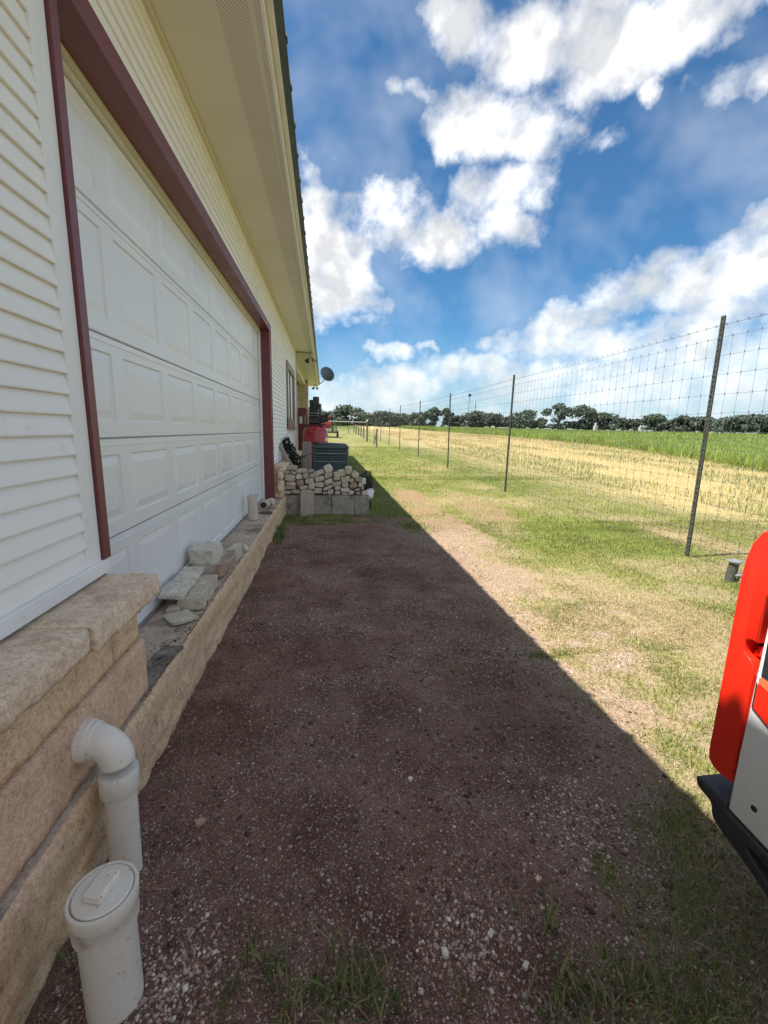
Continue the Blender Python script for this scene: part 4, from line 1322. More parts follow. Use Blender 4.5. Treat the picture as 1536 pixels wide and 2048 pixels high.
# ------------------------------------------------------------------ air compressor
t = thing('air_compressor', 'red upright tank air compressor with black pump, behind the condenser unit', 'air compressor', (-.35, 11.35, 0))
c0 = (-.35, 11.35, 0)
MB().lathe(c0, [(.0, .17), (.20, .19), (.30, .26), (.322, .36), (.322, 1.26), (.31, 1.35), (.26, 1.44), (.16, 1.50), (0, 1.52)], 36).build('tank', 'tank', t, smooth=True)
for a in (45, 135, 225, 315):
    MB().tube([(c0[0] + .26 * math.cos(R(a)), c0[1] + .26 * math.sin(R(a)), .3), (c0[0] + .30 * math.cos(R(a)), c0[1] + .30 * math.sin(R(a)), .0)], .022, 6).build('leg', 'dark', t)
MB().box(-.62, -.09, 11.2, 11.5, 1.50, 1.53, bev=.005).build('mounting_plate', 'dark', t)
MB().box(-.52, -.20, 11.24, 11.46, 1.53, 1.72, bev=.03).build('crankcase', 'blackplastic', t)
mb = MB()
for k in range(9): mb.lathe((-.40, 11.35, 1.72 + k * .045), [(.115, 0), (.115, .022), (.09, .024), (.09, .044)], 18)
mb.build('cylinder', 'blackplastic', t, smooth='auto')
mb = MB()
for k in range(5): mb.lathe((-.27, 11.35, 1.74 + k * .06), [(.085, 0), (.085, .03), (.065, .032), (.065, .06)], 16)
mb.build('cylinder', 'blackplastic', t, smooth='auto')
MB().box(-.50, -.33, 11.26, 11.44, 2.06, 2.13, bev=.02).build('cylinder_head', 'blackplastic', t)
MB().lathe((-.33, 11.35, 2.0), [(.08, 0), (.08, .19), (.07, .21), (0, .215)], 20).build('air_filter', 'blackplastic', t, smooth='auto')
MB().tube([(-.16, 11.22, 1.66), (-.16, 11.50, 1.66)], .10, 18).build('motor', 'dark', t, smooth='auto')
MB().box(-.12, -.02, 11.24, 11.46, 1.60, 1.80, bev=.02).build('pressure_switch', 'dark', t)
MB().tube([(-.20, 11.2, 1.80), (-.56, 11.2, 1.80), (-.60, 11.2, 1.72), (-.60, 11.2, 1.54)], .012, 8).tube([(-.28, 11.2, 1.9), (-.28, 11.2, 1.74), (-.52, 11.2, 1.74)], .010, 8).build('copper_pipe', 'steel', t, smooth='auto')
# oval white maker's label wrapped on the tank
vs = []; fs = []
na = 10
for i in range(na + 1):
    a = R(-40 + 28 * i / na)
    hh_ = .075 * math.sqrt(max(0, 1 - ((i / na - .5) * 2) ** 2))
    for zz in (1.13 - hh_ * .3, 1.13 + hh_):
        vs.append((c0[0] + .324 * math.cos(a), c0[1] + .324 * math.sin(a), zz))
for i in range(na): fs.append((2 * i, 2 * i + 2, 2 * i + 3, 2 * i + 1))
MB().add(vs, fs).build('tank_label', 'white_label', t)

# maroon cabinet behind the compressor
t = thing('cabinet', 'narrow maroon metal cabinet with a pale label beside the stone porch column', 'cabinet', (-.78, 12.6, .34))
MB().box(-.86, -.64, 12.4, 12.8, .34, 1.98, bev=.012).build('body', 'red', t)
MB().box(-.635, -.60, 12.42, 12.78, .9, 1.95, bev=.01).build('side_door', 'red', t)
MB().box(-.82, -.74, 12.393, 12.40, 1.55, 1.74).build('label_plate', 'white_label', t)

# porch column of buff stone, coursed
PC = MB().box(-1.30, -.87, 18.5, 18.93, .34, 3.355).build('porch_column', 'brick', BLD)
zz = .34; k = 0
while zz < 3.3:
    h_ = .17
    cuts = [-1.32, -1.10 if k % 2 else -1.02, -.85]
    for i in range(2):
        MB().box(cuts[i] + .005, cuts[i + 1] - .005, 18.475 + random.uniform(-.008, .008), 18.56, zz + .006, min(zz + h_, 3.33), bev=.006).build('column_stone', 'brick', PC)
    zz += h_ + .004; k += 1

# flood lights under the eave
for (x, y, lab) in ((-.50, 12.35, 'twin flood light hanging under the eave near the wall corner'), (-.62, 20.3, 'twin flood light under far end of the eave beside the dish')):
    t = thing('flood_light', lab, 'light', (x, y, ZF), 'flood lights under the eave')
    MB().lathe((x, y, ZF - .03), [(.05, 0), (.055, .028)], 16).build('mount', 'trim', t)
    for s_ in (-1, 1):
        MB().tube([(x, y, ZF - .03), (x + s_ * .05, y - .02, ZF - .10)], .011, 8).build('arm', 'steel', t)
        MB().lathe((x + s_ * .05, y - .02, ZF - .10), [(.03, 0), (.035, .03), (.07, .10), (.066, .10), (.0, .085)], 16, axis=(s_ * .5, -.35, -.8)).build('lamp_head', 'steel' if s_ > 0 else 'rust', t, smooth='auto')

# satellite dish at the end of the eave
t = thing('satellite_dish', 'dark slate satellite dish on a curved arm at the far end of eave', 'satellite dish', (-.45, 20.6, 3.45))
ax = Vector((.42, .72, .50)).normalized()
cen = Vector((-.10, 20.4, 3.86))
mb = MB()
prof = [(0, 0)] + [(r_, .30 * r_ * r_) for r_ in np.linspace(.05, .34, 7)] + [(.345, .036), (.34, .030)] + [(r_, .30 * r_ * r_ - .008) for r_ in np.linspace(.33, .02, 6)]
mb.lathe(cen, [(a * 1.0, b) for a, b in prof], 32, axis=ax)
mb.build('reflector', 'dish', t, smooth='auto')
MB().tube([(-.46, 20.6, 3.42), (-.36, 20.6, 3.50), (-.24, 20.55, 3.62), (-.12, 20.47, 3.80)], .022, 8).build('mast', 'dish', t, smooth='auto')
f_ = cen + ax * .42 + Vector((0, 0, -.16))
MB().tube([cen + Vector((0, 0, -.30)) + ax * .03, f_], .012, 6).build('feed_arm', 'dish', t)
MB().tube([f_, f_ - ax * .07 + Vector((0, 0, .02))], .028, 10).build('feed_horn', 'greybox', t)

# ------------------------------------------------------------------ red and white machine at the right
MX = 1.12
t = thing('compact_machine', 'red and white compact machine with black lower frame, cut off by the right edge', 'machine', (1.7, .1, 0))
shell = [(-.9, .45), (.912, .448), (.944, .447), (.971, .451), (.989, .466), (.993, .49), (.993, 1.02), (.989, 1.08), (.978, 1.13), (.957, 1.165), (.92, 1.185), (-.9, 1.24)]
# the rear cover: rounded red shell, with a latch recess cut in its edge against the seam
cover = [(.913, .45), (.944, .447), (.971, .451), (.989, .466), (.993, .49), (.993, 1.02), (.989, 1.08), (.978, 1.13), (.957, 1.165), (.92, 1.185), (.860, 1.190), (.860, 1.10), (.916, 1.0), (.917, .872), (.930, .872), (.942, .868), (.946, .862), (.946, .838), (.943, .831), (.925, .820), (.917, .812), (.913, .79)]
MB().prism(cover, MX, 2.0, bev=.0055).build('rear_cover', 'mred', t, smooth='auto')
MB().prism([(-.85, .40), (.93, .455), (.955, .55), (.96, 1.10), (.90, 1.17), (-.85, 1.2)], MX + .045, 2.2).build('inner_body', 'mdecal', t)
MB().tube([(MX + .03, .935, .835), (MX + .028, .90, .842)], .010, 10).box(MX + .02, MX + .045, .895, .93, .828, .858, bev=.004).build('latch', 'mred', t, smooth='auto')
MB().box(MX + .015, MX + .04, .885, .918, .773, .787, bev=.003).build('hinge_pin', 'steel', t)
side = [(-.9, .365), (.79, .364), (.869, .372), (.903, .377), (.903, .55), (.897, .93), (.885, 1.10), (.84, 1.18), (-.9, 1.22)]
MB().prism(side, MX - .004, MX + .04, bev=.006).build('side_panel', 'mwhite', t, smooth='auto')
MB().prism([(-.6, .80), (.885, .795), (.886, .89), (.86, 1.16), (-.6, 1.16)][:4] + [(-.6, 1.12)], MX - .0062, MX - .0055).build('decal', 'mdecal', t)
MB().prism([(.887, .792), (-.6, .792 - .0), (-.6, .745), (.852, .765), (.8875, .775)], MX - .0074, MX - .0066).build('decal', 'morange', t)
MB().prism([(.888, .774), (.852, .764), (-.6, .744), (-.6, .60), (.83, .672), (.889, .703)], MX - .0072, MX - .0064).build('decal', 'mred', t)
MB().prism([(.8905, .775), (.8925, .775), (.8925, .701), (.83, .668), (-.6, .596), (-.6, .60), (.83, .672), (.8895, .703)], MX - .0074, MX - .0066).build('decal', 'mdecal', t)
MB().tube([(MX - .0055, .838, .440), (MX - .0045, .838, .440)], .0085, 14).build('bolt_hole', 'dark', t)
lower = [(.66, .222), (.77, .255), (.822, .276), (.893, .296), (.918, .304), (.934, .314), (.942, .328), (.944, .345), (.953, .355), (.975, .358), (.992, .363), (1.002, .373), (1.006, .385), (1.003, .392), (.99, .395), (.93, .396), (.905, .392), (.903, .372), (.869, .368), (.79, .360), (.60, .358), (.60, .335), (.782, .325), (.821, .331), (.829, .327), (.827, .318), (.775, .290), (.66, .250)]
MB().prism(lower, MX - .012, MX + .10, bev=.006).build('lower_frame', 'blackplastic', t, smooth='auto')
MB().box(MX + .0, 2.2, -.85, .60, .30, .36, bev=.02).box(MX + .5, 2.0, .60, .93, .335, .40, bev=.02).build('chassis', 'dark', t)
for (xa, xb) in ((1.16, 1.46), (1.92, 2.22)):
    tr = MB().prism([(-.80, .10), (-.70, .02), (.42, .02), (.58, .12), (.60, .24), (.50, .33), (-.70, .33), (-.82, .24)], xa, xb, bev=.02).build('track', 'dark', t, smooth='auto')
    for k in range(12):
        MB().box(xa - .004, xb + .004, -.68 + k * .095, -.65 + k * .095, -.005, .03).build('track_lug', 'dark', tr)

# ------------------------------------------------------------------ pipe marker by the fence
gz = float(zg(3.96, 3.6))
t = thing('pipe_stub', 'dark weathered pipe stub with a pale metal cap standing in grass behind the red machine', 'pipe', (3.96, 3.62, gz))
MB().tube([(3.96, 3.62, gz - .05), (3.99, 3.62, gz + .20)], .043, 18).build('pipe', 'post', t, smooth='auto')
MB().lathe((3.992, 3.62, gz + .20), [(.044, -.012), (.047, -.01), (.047, .004), (.066, .006), (.066, .012), (.02, .028), (0, .028)], 18).build('cap', 'steel', t, smooth='auto')
MB().tube([(3.97, 3.60, gz + .07), (4.14, 3.52, gz + .10)], .020, 8).build('side_arm', 'steel', t)
stone('stone_block', 'rusty dark block lying beside the capped pipe stub', 4.02, 4.18, 3.50, 3.60, gz, gz + .06, 'lime_red', seed=51, rot=(0, 0, R(12)))

# ------------------------------------------------------------------ tall wire fence
POSTS = [(4.235, -1.0), (4.235, 4.448), (4.18, 9.78), (4.34, 15.5), (4.33, 20.9), (4.28, 26.3), (4.40, 32.0), (4.42, 37.6), (4.42, 43.2), (4.42, 48.8)]
FN = thing('wire_fence', 'tall woven wire deer fence on green steel T posts along the field', 'fence', (4.3, 4.45, 0))
HPOST = 2.70
def tpost(x, y, lean, near):
    z0 = float(zg(x, y)) - .1
    h = HPOST
    mb = MB()
    lx, ly = lean
    def pt(dx, dy, z): return (x + dx + lx * z, y + dy + ly * z, z0 + .1 + z)
    for (a0, a1, b0, b1) in ((-.004, .004, -.024, .024), (.004, .034, -.0035, .0035)):
        vs = [pt(a0, b0, -.1), pt(a1, b0, -.1), pt(a1, b1, -.1), pt(a0, b1, -.1), pt(a0, b0, h), pt(a1, b0, h), pt(a1, b1, h), pt(a0, b1, h)]
        mb.add(vs, [(0, 3, 2, 1), (4, 5, 6, 7), (0, 1, 5, 4), (1, 2, 6, 5), (2, 3, 7, 6), (3, 0, 4, 7)])
    o = mb.build('t_post', 'post', FN)
    mb = MB()
    k = 0
    while k * .054 < h - .03:
        zz = k * .054 + .03
        c = pt(-.004, 0, zz)
        mb.box(c[0] - .009, c[0], c[1] - .009, c[1] + .009, c[2] - .009, c[2] + .009)
        k += 1
    s = mb.build('stud', 'post', o); s['kind'] = 'stuff'
    # tie clips
    mb = MB()
    for zz in WZ[::2]:
        c = pt(0, 0, zz)
        mb.tube([(c[0] - .016, c[1] - .02, c[2]), (c[0] + .018, c[1] - .012, c[2]), (c[0] + .018, c[1] + .012, c[2]), (c[0] - .016, c[1] + .02, c[2])], .003, 4)
    s = mb.build('wire_clip', 'steel', o); s['kind'] = 'stuff'
    return o


WZ = [.06, .16, .25, .34, .44, .55, .67, .80, .94, 1.10, 1.28, 1.47, 1.67, 1.87, 2.08, 2.28, 2.47]
leans = [(0, 0), (-.006, 0), (.004, 0), (-.012, 0), (.004, 0), (-.01, .0), (0, 0), (.01, 0), (-.008, 0), (0, 0)]
for i, (x, y) in enumerate(POSTS): tpost(x, y, leans[i], i < 3)
WX = -.016
def fence_pt(yv, zz):
    xs_i = np.interp(yv, [p[1] for p in POSTS], [p[0] for p in POSTS])
    xl = np.interp(yv, [p[1] for p in POSTS], [l[0] for l in leans])
    zb = float(np.interp(yv, [p[1] for p in POSTS], [float(zg(*p)) for p in POSTS]))
    return (xs_i + xl * zz + WX, yv, zb + zz)
for wi, zz in enumerate(WZ + [2.60]):
    pts = []
    for i in range(len(POSTS) - 1):
        n = 6 if i < 3 else 2
        for k in range(n):
            f = k / n
            yv = POSTS[i][1] + f * (POSTS[i + 1][1] - POSTS[i][1])
            p = list(fence_pt(yv, zz))
            p[2] -= .03 * math.sin(math.pi * f) * (1 if wi > 14 else .4)
            pts.append(p)
    pts.append(fence_pt(POSTS[-1][1], zz))
    nm = 'barbed_wire' if zz == 2.60 else 'line_wire'
    w = MB().tube(pts, .0017 if zz < 2.5 else .0025, 4, caps=False).build(nm, 'wire', FN)
    if zz == 2.60:
        mb = MB(); yv = -1
        while yv < 26:
            p = Vector(fence_pt(yv, zz)); 
            mb.tube([p + Vector((-.012, .006, .014)), p + Vector((.012, -.006, -.014))], .0022, 3, caps=False)
            mb.tube([p + Vector((.012, .006, .014)), p + Vector((-.012, -.006, -.014))], .0022, 3, caps=False)
            yv += .125
        s = mb.build('barb', 'wire', w); s['kind'] = 'stuff'
yv = -.9; mb_far = MB(); mb_knot = MB()
while yv < 43:
    top = Vector(fence_pt(yv, WZ[-1])); bot = Vector(fence_pt(yv, WZ[0]))
    j = [Vector((random.uniform(-.004, .004), random.uniform(-.008, .008), 0)) for _ in range(5)]
    pts = [bot.lerp(top, k / 4) + j[k] for k in range(5)]
    if 2.2 < yv < 16.2:
        MB().tube(pts, .0015, 3, caps=False).build('stay_wire', 'wire', FN, fix=False)
        for zz in WZ[1:]:
            p = Vector(fence_pt(yv, zz)); f = (zz - WZ[0]) / (WZ[-1] - WZ[0]) * 4
            a = int(min(3, f)); q = pts[a].lerp(pts[a + 1], f - a)
            mb_knot.tube([q + Vector((0, 0, -.011)), q + Vector((0, 0, .011))], .0045, 5)
    else:
        mb_far.tube([bot, top], .0015, 3, caps=False)
    yv += .152 if yv < 20 else .17
s = mb_far.build('stay_wires_far', 'wire', FN, fix=False); s['kind'] = 'stuff'; s.name = 'stay_wire_run'
s = mb_knot.build('wire_knot', 'wire', FN, fix=False); s['kind'] = 'stuff'

# ------------------------------------------------------------------ pasture fence across the far lawn
t = thing('pasture_fence', 'old pasture fence of dark wooden posts, top rail and wire panel across far lawn', 'fence', (3.2, 29.4, float(zg(3.2, 29.4))))
PF = [(3.20, 29.4, 1.22, 0, .05), (3.50, 34.4, 1.22, .13, .05), (3.31, 38.3, 1.75, 0, .075), (3.50, 44.5, 1.35, 0, .06), (3.60, 49.8, 1.3, .01, .06), (3.65, 54.5, 1.3, 0, .06), (3.60, 59.0, 1.3, 0, .06), (3.6, 64, 1.3, 0, .06), (2.52, 57.5, 1.6, 0, .04)]
for (x, y, h, ln, r_) in PF:
    z0 = float(zg(x, y))
    MB().tube([(x, y, z0 - .1), (x + ln * h * 1.9 - 0, y, z0 + h)], r_, 8).build('wooden_post', 'wood', t, smooth='auto')
z0 = float(zg(3.3, 38.3))
MB().tube([(3.30, 38.3, z0 + 1.66), (-3.2, 38.3, z0 + 1.70)], .045, 8).build('top_rail', 'steel', t, smooth='auto')
MB().box(3.24, 3.38, 38.24, 38.36, z0 + 1.75, z0 + 1.87, bev=.02).build('post_cap', 'trim', t)
mb = MB()
zc0 = float(zg(3.2, 29.4))
for k in range(9): mb.tube([(3.2, 29.4, zc0 + .05 + k * .135), (-3.5, 29.4, zc0 + .05 + k * .135)], .006, 3, caps=False)
k = 0
while k * .16 < 6.6:
    mb.tube([(3.2 - k * .16, 29.4, zc0 + .03), (3.2 - k * .16, 29.4, zc0 + 1.16)], .005, 3, caps=False); k += 1
s = mb.build('wire_panel', 'wire', t, fix=False)
mb = MB()
for zz in (.3, .6, .9, 1.15):
    mb.tube([(PF[0][0], 29.4, zc0 + zz)] + [(p[0], p[1], float(zg(p[0], p[1])) + zz) for p in PF[2:8]], .007, 3, caps=False)
    mb.tube([(3.31, 38.3, z0 + zz), (-3, 38.3, z0 + zz)], .007, 3, caps=False)
mb.build('strand_wire', 'wire', t, fix=False)

# ------------------------------------------------------------------ utility trailer with red equipment, far off
z0 = float(zg(.2, 44)) 
t = thing('utility_trailer', 'dark utility trailer with raised mesh gate standing on far lawn past the compressor', 'trailer', (-.2, 44.5, z0))
MB().box(-1.3, .75, 44.0, 48.0, z0 + .48, z0 + .60, bev=.02).build('deck', 'rust', t)
gt = MB().box(-1.3, .75, 43.93, 43.98, z0 + .60, z0 + .66).box(-1.3, .75, 43.93, 43.98, z0 + 1.50, z0 + 1.56).box(-1.3, -1.24, 43.93, 43.98, z0 + .66, z0 + 1.50).box(.69, .75, 43.93, 43.98, z0 + .66, z0 + 1.50).build('ramp_gate', 'rust', t)
mb = MB()
for k in range(26): mb.box(-1.22 + k * .074, -1.20 + k * .074, 43.945, 43.955, z0 + .66, z0 + 1.5)
for k in range(8): mb.box(-1.24, .69, 43.944, 43.95, z0 + .72 + k * .1, z0 + .745 + k * .1)
mb.build('gate_mesh', 'rust', gt)
for xx in (-1.42, .86):
    w = MB().tube([(xx - .1, 45.9, z0 + .34), (xx + .1, 45.9, z0 + .34)], .34, 20).build('wheel', 'dark', t, smooth='auto')
    MB().tube([(xx - .11, 45.9, z0 + .34), (xx + .11, 45.9, z0 + .34)], .17, 16).build('rim', 'trim', w, smooth='auto')
    MB().box(xx - .14, xx + .14, 45.4, 46.4, z0 + .70, z0 + .75, bev=.02).build('fender', 'rust', t)
for xx in (-1.27, .72):
    MB().box(xx - .03, xx + .03, 44.0, 48.0, z0 + .95, z0 + 1.0).box(xx - .03, xx + .03, 44.6, 44.66, z0 + .6, z0 + .95).box(xx - .03, xx + .03, 47, 47.06, z0 + .6, z0 + .95).build('side_rail', 'rust', t)
t = thing('mower', 'red riding mower with black roll bar loaded on the far utility trailer', 'mower', (-.2, 45.6, z0 + .6))
MB().box(-.75, .25, 44.8, 46.2, z0 + 1.05, z0 + 1.55, bev=.08).box(-.62, .12, 46.1, 46.9, z0 + .95, z0 + 1.4, bev=.08).build('body', 'trailer_red', t)
MB().box(-.5, 0, 45.2, 45.7, z0 + 1.55, z0 + 1.75, bev=.05).box(-.5, 0, 45.1, 45.2, z0 + 1.6, z0 + 2.0, bev=.03).build('seat', 'dark', t)
MB().tube([(-.65, 45.0, z0 + 1.4), (-.65, 45.0, z0 + 2.15), (.15, 45.0, z0 + 2.15), (.15, 45.0, z0 + 1.4)], .03, 6).build('roll_bar', 'trailer_red', t)
for xx in (-.85, .35):
    for (yy, r_) in ((45.1, .3), (46.6, .2)):
        MB().tube([(xx - .1, yy, z0 + .6 + r_), (xx + .1, yy, z0 + .6 + r_)], r_, 16).build('wheel', 'dark', t, smooth='auto')

# ------------------------------------------------------------------ trees along the far side of the field
F = 857.9
def bearing_xy(px, dist):
    d = pix_dir(px, 862)
    k = dist / math.hypot(d.x, d.y)
    return d.x * k, d.y * k


TREES = [  # px left, px right, px top, distance, kind
    (596, 650, 818, 150, 0), (632, 676, 822, 135, 0), (668, 724, 816, 128, 0), (712, 752, 826, 138, 1), (742, 796, 822, 132, 0), (786, 822, 829, 140, 1),
    (815, 856, 828, 128, 1), (848, 886, 812, 126, 2), (876, 906, 813, 129, 2), (900, 928, 831, 132, 0), (924, 974, 824, 128, 0), (968, 1010, 828, 134, 1),
    (1006, 1030, 832, 138, 1), (1026, 1078, 819, 127, 0), (1070, 1094, 834, 140, 1), (1088, 1144, 811, 124, 2), (1136, 1192, 810, 126, 0), (1186, 1232, 827, 130, 1), (1226, 1262, 835, 136, 1),
    (1256, 1290, 840, 142, 1), (1284, 1330, 833, 128, 0), (1322, 1354, 842, 138, 1), (1348, 1384, 834, 130, 1), (1378, 1424, 838, 130, 0), (1416, 1444, 846, 142, 1), (1430, 1494, 831, 124, 0), (1478, 1540, 832, 127, 0),
    (1530, 1580, 842, 132, 1), (1575, 1640, 836, 128, 0), (1650, 1720, 838, 130, 0), (560, 604, 822, 150, 0), (500, 560, 818, 150, 0),
]
TL = {0: 'broad rounded dark oak', 1: 'low bushy dark green tree', 2: 'open branched oak with gaps of sky'}
SEGN = {}
for i, (pl, pr, pt, D, kind) in enumerate(TREES):
    pc = (pl + pr) / 2
    x, y = bearing_xy(pc, D)
    dd = pix_dir(pc, 862)
    depth = Vector((x, y, 0)).dot(fwd)
    wdt = (pr - pl) / F * depth * .68
    z0 = float(zbase(x, y))
    # height of the top from the pixel row
    tr_ = pix_dir(pc, pt); kk = math.hypot(x, y) / math.hypot(tr_.x, tr_.y)
    top = 1.4 + tr_.z * kk
    hgt = max(3.5, (top - z0) * (1.0 + random.Random(i).uniform(-.08, .14)))
    if pl < 640: lab = 'tree of the far wood, mostly hidden by the building'
    segs = [(700, 'behind the compressor and trailer'), (774, 'left of the farthest fence posts'), (835, 'behind the closely spaced far posts'), (893, 'left of the fourth nearest post'), (1010, 'between third and fourth nearest posts'), (1120, 'just right of the third nearest post'), (1250, 'above the middle of the green crop'), (1405, 'left of the nearest fence post'), (1540, 'right of the nearest fence post'), (9999, 'beyond the right edge')]
    seg = next(n_ for lim_, n_ in segs if pc < lim_)
    SEGN[seg] = SEGN.get(seg, 0) + 1
    lab = TL[kind] + ', number ' + ['', 'one', 'two', 'three', 'four', 'five', 'six'][SEGN[seg]] + ' ' + seg
    t = thing('tree', lab, 'tree', (x, y, z0), 'trees in the line beyond the field')
    rg = random.Random(i * 13 + 5)
    th = hgt * (.34 if kind != 1 else .22)
    limbs = MB()
    limbs.tube([(x, y, z0 - .2), (x + rg.uniform(-.2, .2), y, z0 + th * .5), (x + rg.uniform(-.4, .4), y, z0 + th)], .3, 7, radii=[.34, .24, .17])
    blobs = []
    nb = {0: 15, 1: 12, 2: 16}[kind]
    for k in range(nb):
        a = rg.uniform(0, 6.283); rr = rg.uniform(.15, .85)
        bx = x + math.cos(a) * wdt * rr * .8; by = y + math.sin(a) * wdt * rr * .8
        zt_ = hgt * (1 - .10 - .42 * rr * rg.uniform(.6, 1.1)) if k < nb * .6 else hgt * rg.uniform(.12, .5)
        br = wdt * ({0: .36, 1: .40, 2: .23}[kind]) * rg.uniform(.8, 1.2)
        zt_ = min(zt_, hgt - br * .62)
        blobs.append((bx, by, z0 + zt_, br, br, br * .72))
        limbs.tube([(x, y, z0 + th * rg.uniform(.6, 1)), ((x + bx) / 2, (y + by) / 2, z0 + th * .5 + zt_ * .5), (bx, by, z0 + zt_)], .1, 5, radii=[.13, .08, .04])
    blobs.append((x, y, z0 + hgt * .97 - wdt * .22, wdt * .3, wdt * .3, wdt * .22))
    if kind != 2: blobs.append((x, y, z0 + hgt * .22, wdt * .85, wdt * .5, hgt * .24))
    limbs.build('trunk', 'bark', t, fix=False)
    leaves('crown', blobs, {0: 2300, 1: 1700, 2: 2000}[kind], .32 if kind != 2 else .26, [(.065, .09, .068), (.085, .11, .075), (.11, .14, .088), (.07, .095, .075)], t, seed=i + 50, asp=.7)  # leaf colours lightened and slightly blued to paint in distance haze

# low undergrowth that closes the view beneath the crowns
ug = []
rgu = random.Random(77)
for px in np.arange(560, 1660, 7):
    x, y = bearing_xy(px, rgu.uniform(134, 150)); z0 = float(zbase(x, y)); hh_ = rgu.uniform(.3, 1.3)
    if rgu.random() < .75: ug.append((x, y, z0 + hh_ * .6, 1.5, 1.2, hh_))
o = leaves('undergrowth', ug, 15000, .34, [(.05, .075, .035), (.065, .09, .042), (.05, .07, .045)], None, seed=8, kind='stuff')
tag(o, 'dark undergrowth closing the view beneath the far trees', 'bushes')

# thin mast behind the trees
x, y = bearing_xy(948, 170)
o = MB().tube([(x, y, float(zbase(x, y))), (x, y, 13.2)], .09, 5).box(x - .35, x + .35, y - .1, y + .1, 11.4, 11.55).build('mast', 'rust', None); recentre(o, (x, y, float(zbase(x, y))))
tag(o, 'thin dark mast rising above the tree line', 'mast')
x, y = bearing_xy(935, 168)
o = MB().tube([(x, y, float(zbase(x, y))), (x, y, 15.5)], .10, 5).lathe((x, y - .3, 15.2), [(0, -.01), (.6, 0), (.6, .02), (0, .03)], 10, axis=(0, -1, 0)).build('windmill', 'rust', None); recentre(o, (x, y, float(zbase(x, y))))
tag(o, 'small windmill on a thin tower above the tree line', 'windmill')

# headstones of the cemetery
hs_me = {}
def headstone_mesh(w, h, kind):
    mb = MB().box(-w / 2 - .08, w / 2 + .08, -.2, .2, -.3, .12)
    if kind == 0: mb.add([(-w / 2, -.1, .1), (w / 2, -.1, .1), (w / 2, -.1, h * .8), (w * .3, -.1, h * .96), (0, -.1, h), (-w * .3, -.1, h * .96), (-w / 2, -.1, h * .8), (-w / 2, .1, .1), (w / 2, .1, .1), (w / 2, .1, h * .8), (w * .3, .1, h * .96), (0, .1, h), (-w * .3, .1, h * .96), (-w / 2, .1, h * .8)],
        [(0, 1, 2, 3, 4, 5, 6), (13, 12, 11, 10, 9, 8, 7)] + [(k, (k + 1) % 7, 7 + (k + 1) % 7, 7 + k) for k in range(7)])
    elif kind == 1: mb.box(-w / 2, w / 2, -.12, .12, .1, h, bev=.03)
    else: mb.box(-w * .28, w * .28, -w * .28, w * .28, .1, h * .75).add([(-w * .2, -w * .2, h * .75), (w * .2, -w * .2, h * .75), (w * .2, w * .2, h * .75), (-w * .2, w * .2, h * .75), (0, 0, h)], [(0, 1, 4), (1, 2, 4), (2, 3, 4), (3, 0, 4)])
    me = bpy.data.meshes.new('headstone'); me.from_pydata(mb.v, [], mb.f)
    return me
HM = [headstone_mesh(.9, 1.15, 0), headstone_mesh(1.2, .95, 1), headstone_mesh(1.0, 2.2, 2)]
HM2 = [headstone_mesh(.9, 1.15, 0), headstone_mesh(1.2, .95, 1), headstone_mesh(1.0, 2.2, 2)]
for m_ in HM: m_.materials.append(MT['headstone'])
for m_ in HM2: m_.materials.append(MT['grave_grey'])
rg = random.Random(4)
HSN = {}
for i, px in enumerate(sorted(rg.uniform(862, 1560) for _ in range(74))):
    D = rg.uniform(112, 121)
    x, y = bearing_xy(px, D)
    k = 2 if i in (11, 47) else rg.choice([0, 0, 1, 1, 1])
    o = bpy.data.objects.new('headstone', rg.choice([HM, HM, HM2])[k])
    COL.objects.link(o); o.location = (x, y, float(zbase(x, y))); o.rotation_euler = (0, 0, rg.uniform(-.5, .3))
    s_ = rg.uniform(.55, .95); o.scale = (s_, s_, s_)
    seg = next(n_ for lim_, n_ in segs if px < lim_)
    HSN[(seg, k)] = HSN.get((seg, k), -1) + 1
    tag(o, ORD[HSN[(seg, k)]] + {0: ' rounded headstone from left, ', 1: ' square headstone from left, ', 2: ' pointed obelisk from left, '}[k] + seg, 'headstone', 'headstones in the cemetery before the tree line')
x, y = bearing_xy(1190, 113)
zz = float(zbase(x, y))
o = MB().box(x - .7, x + .7, y - .5, y + .5, zz - .2, zz + .5, bev=.05).box(x - .38, x + .38, y - .3, y + .3, zz + .5, zz + 1.6, bev=.05).box(x - .2, x + .2, y - .2, y + .2, zz + 1.6, zz + 2.3, bev=.05).build('monument', 'headstone', None); recentre(o, (x, y, zz))
tag(o, 'tallest white monument of the distant cemetery, under the big oaks', 'monument')

# ------------------------------------------------------------------ grass, straw, crop, gravel


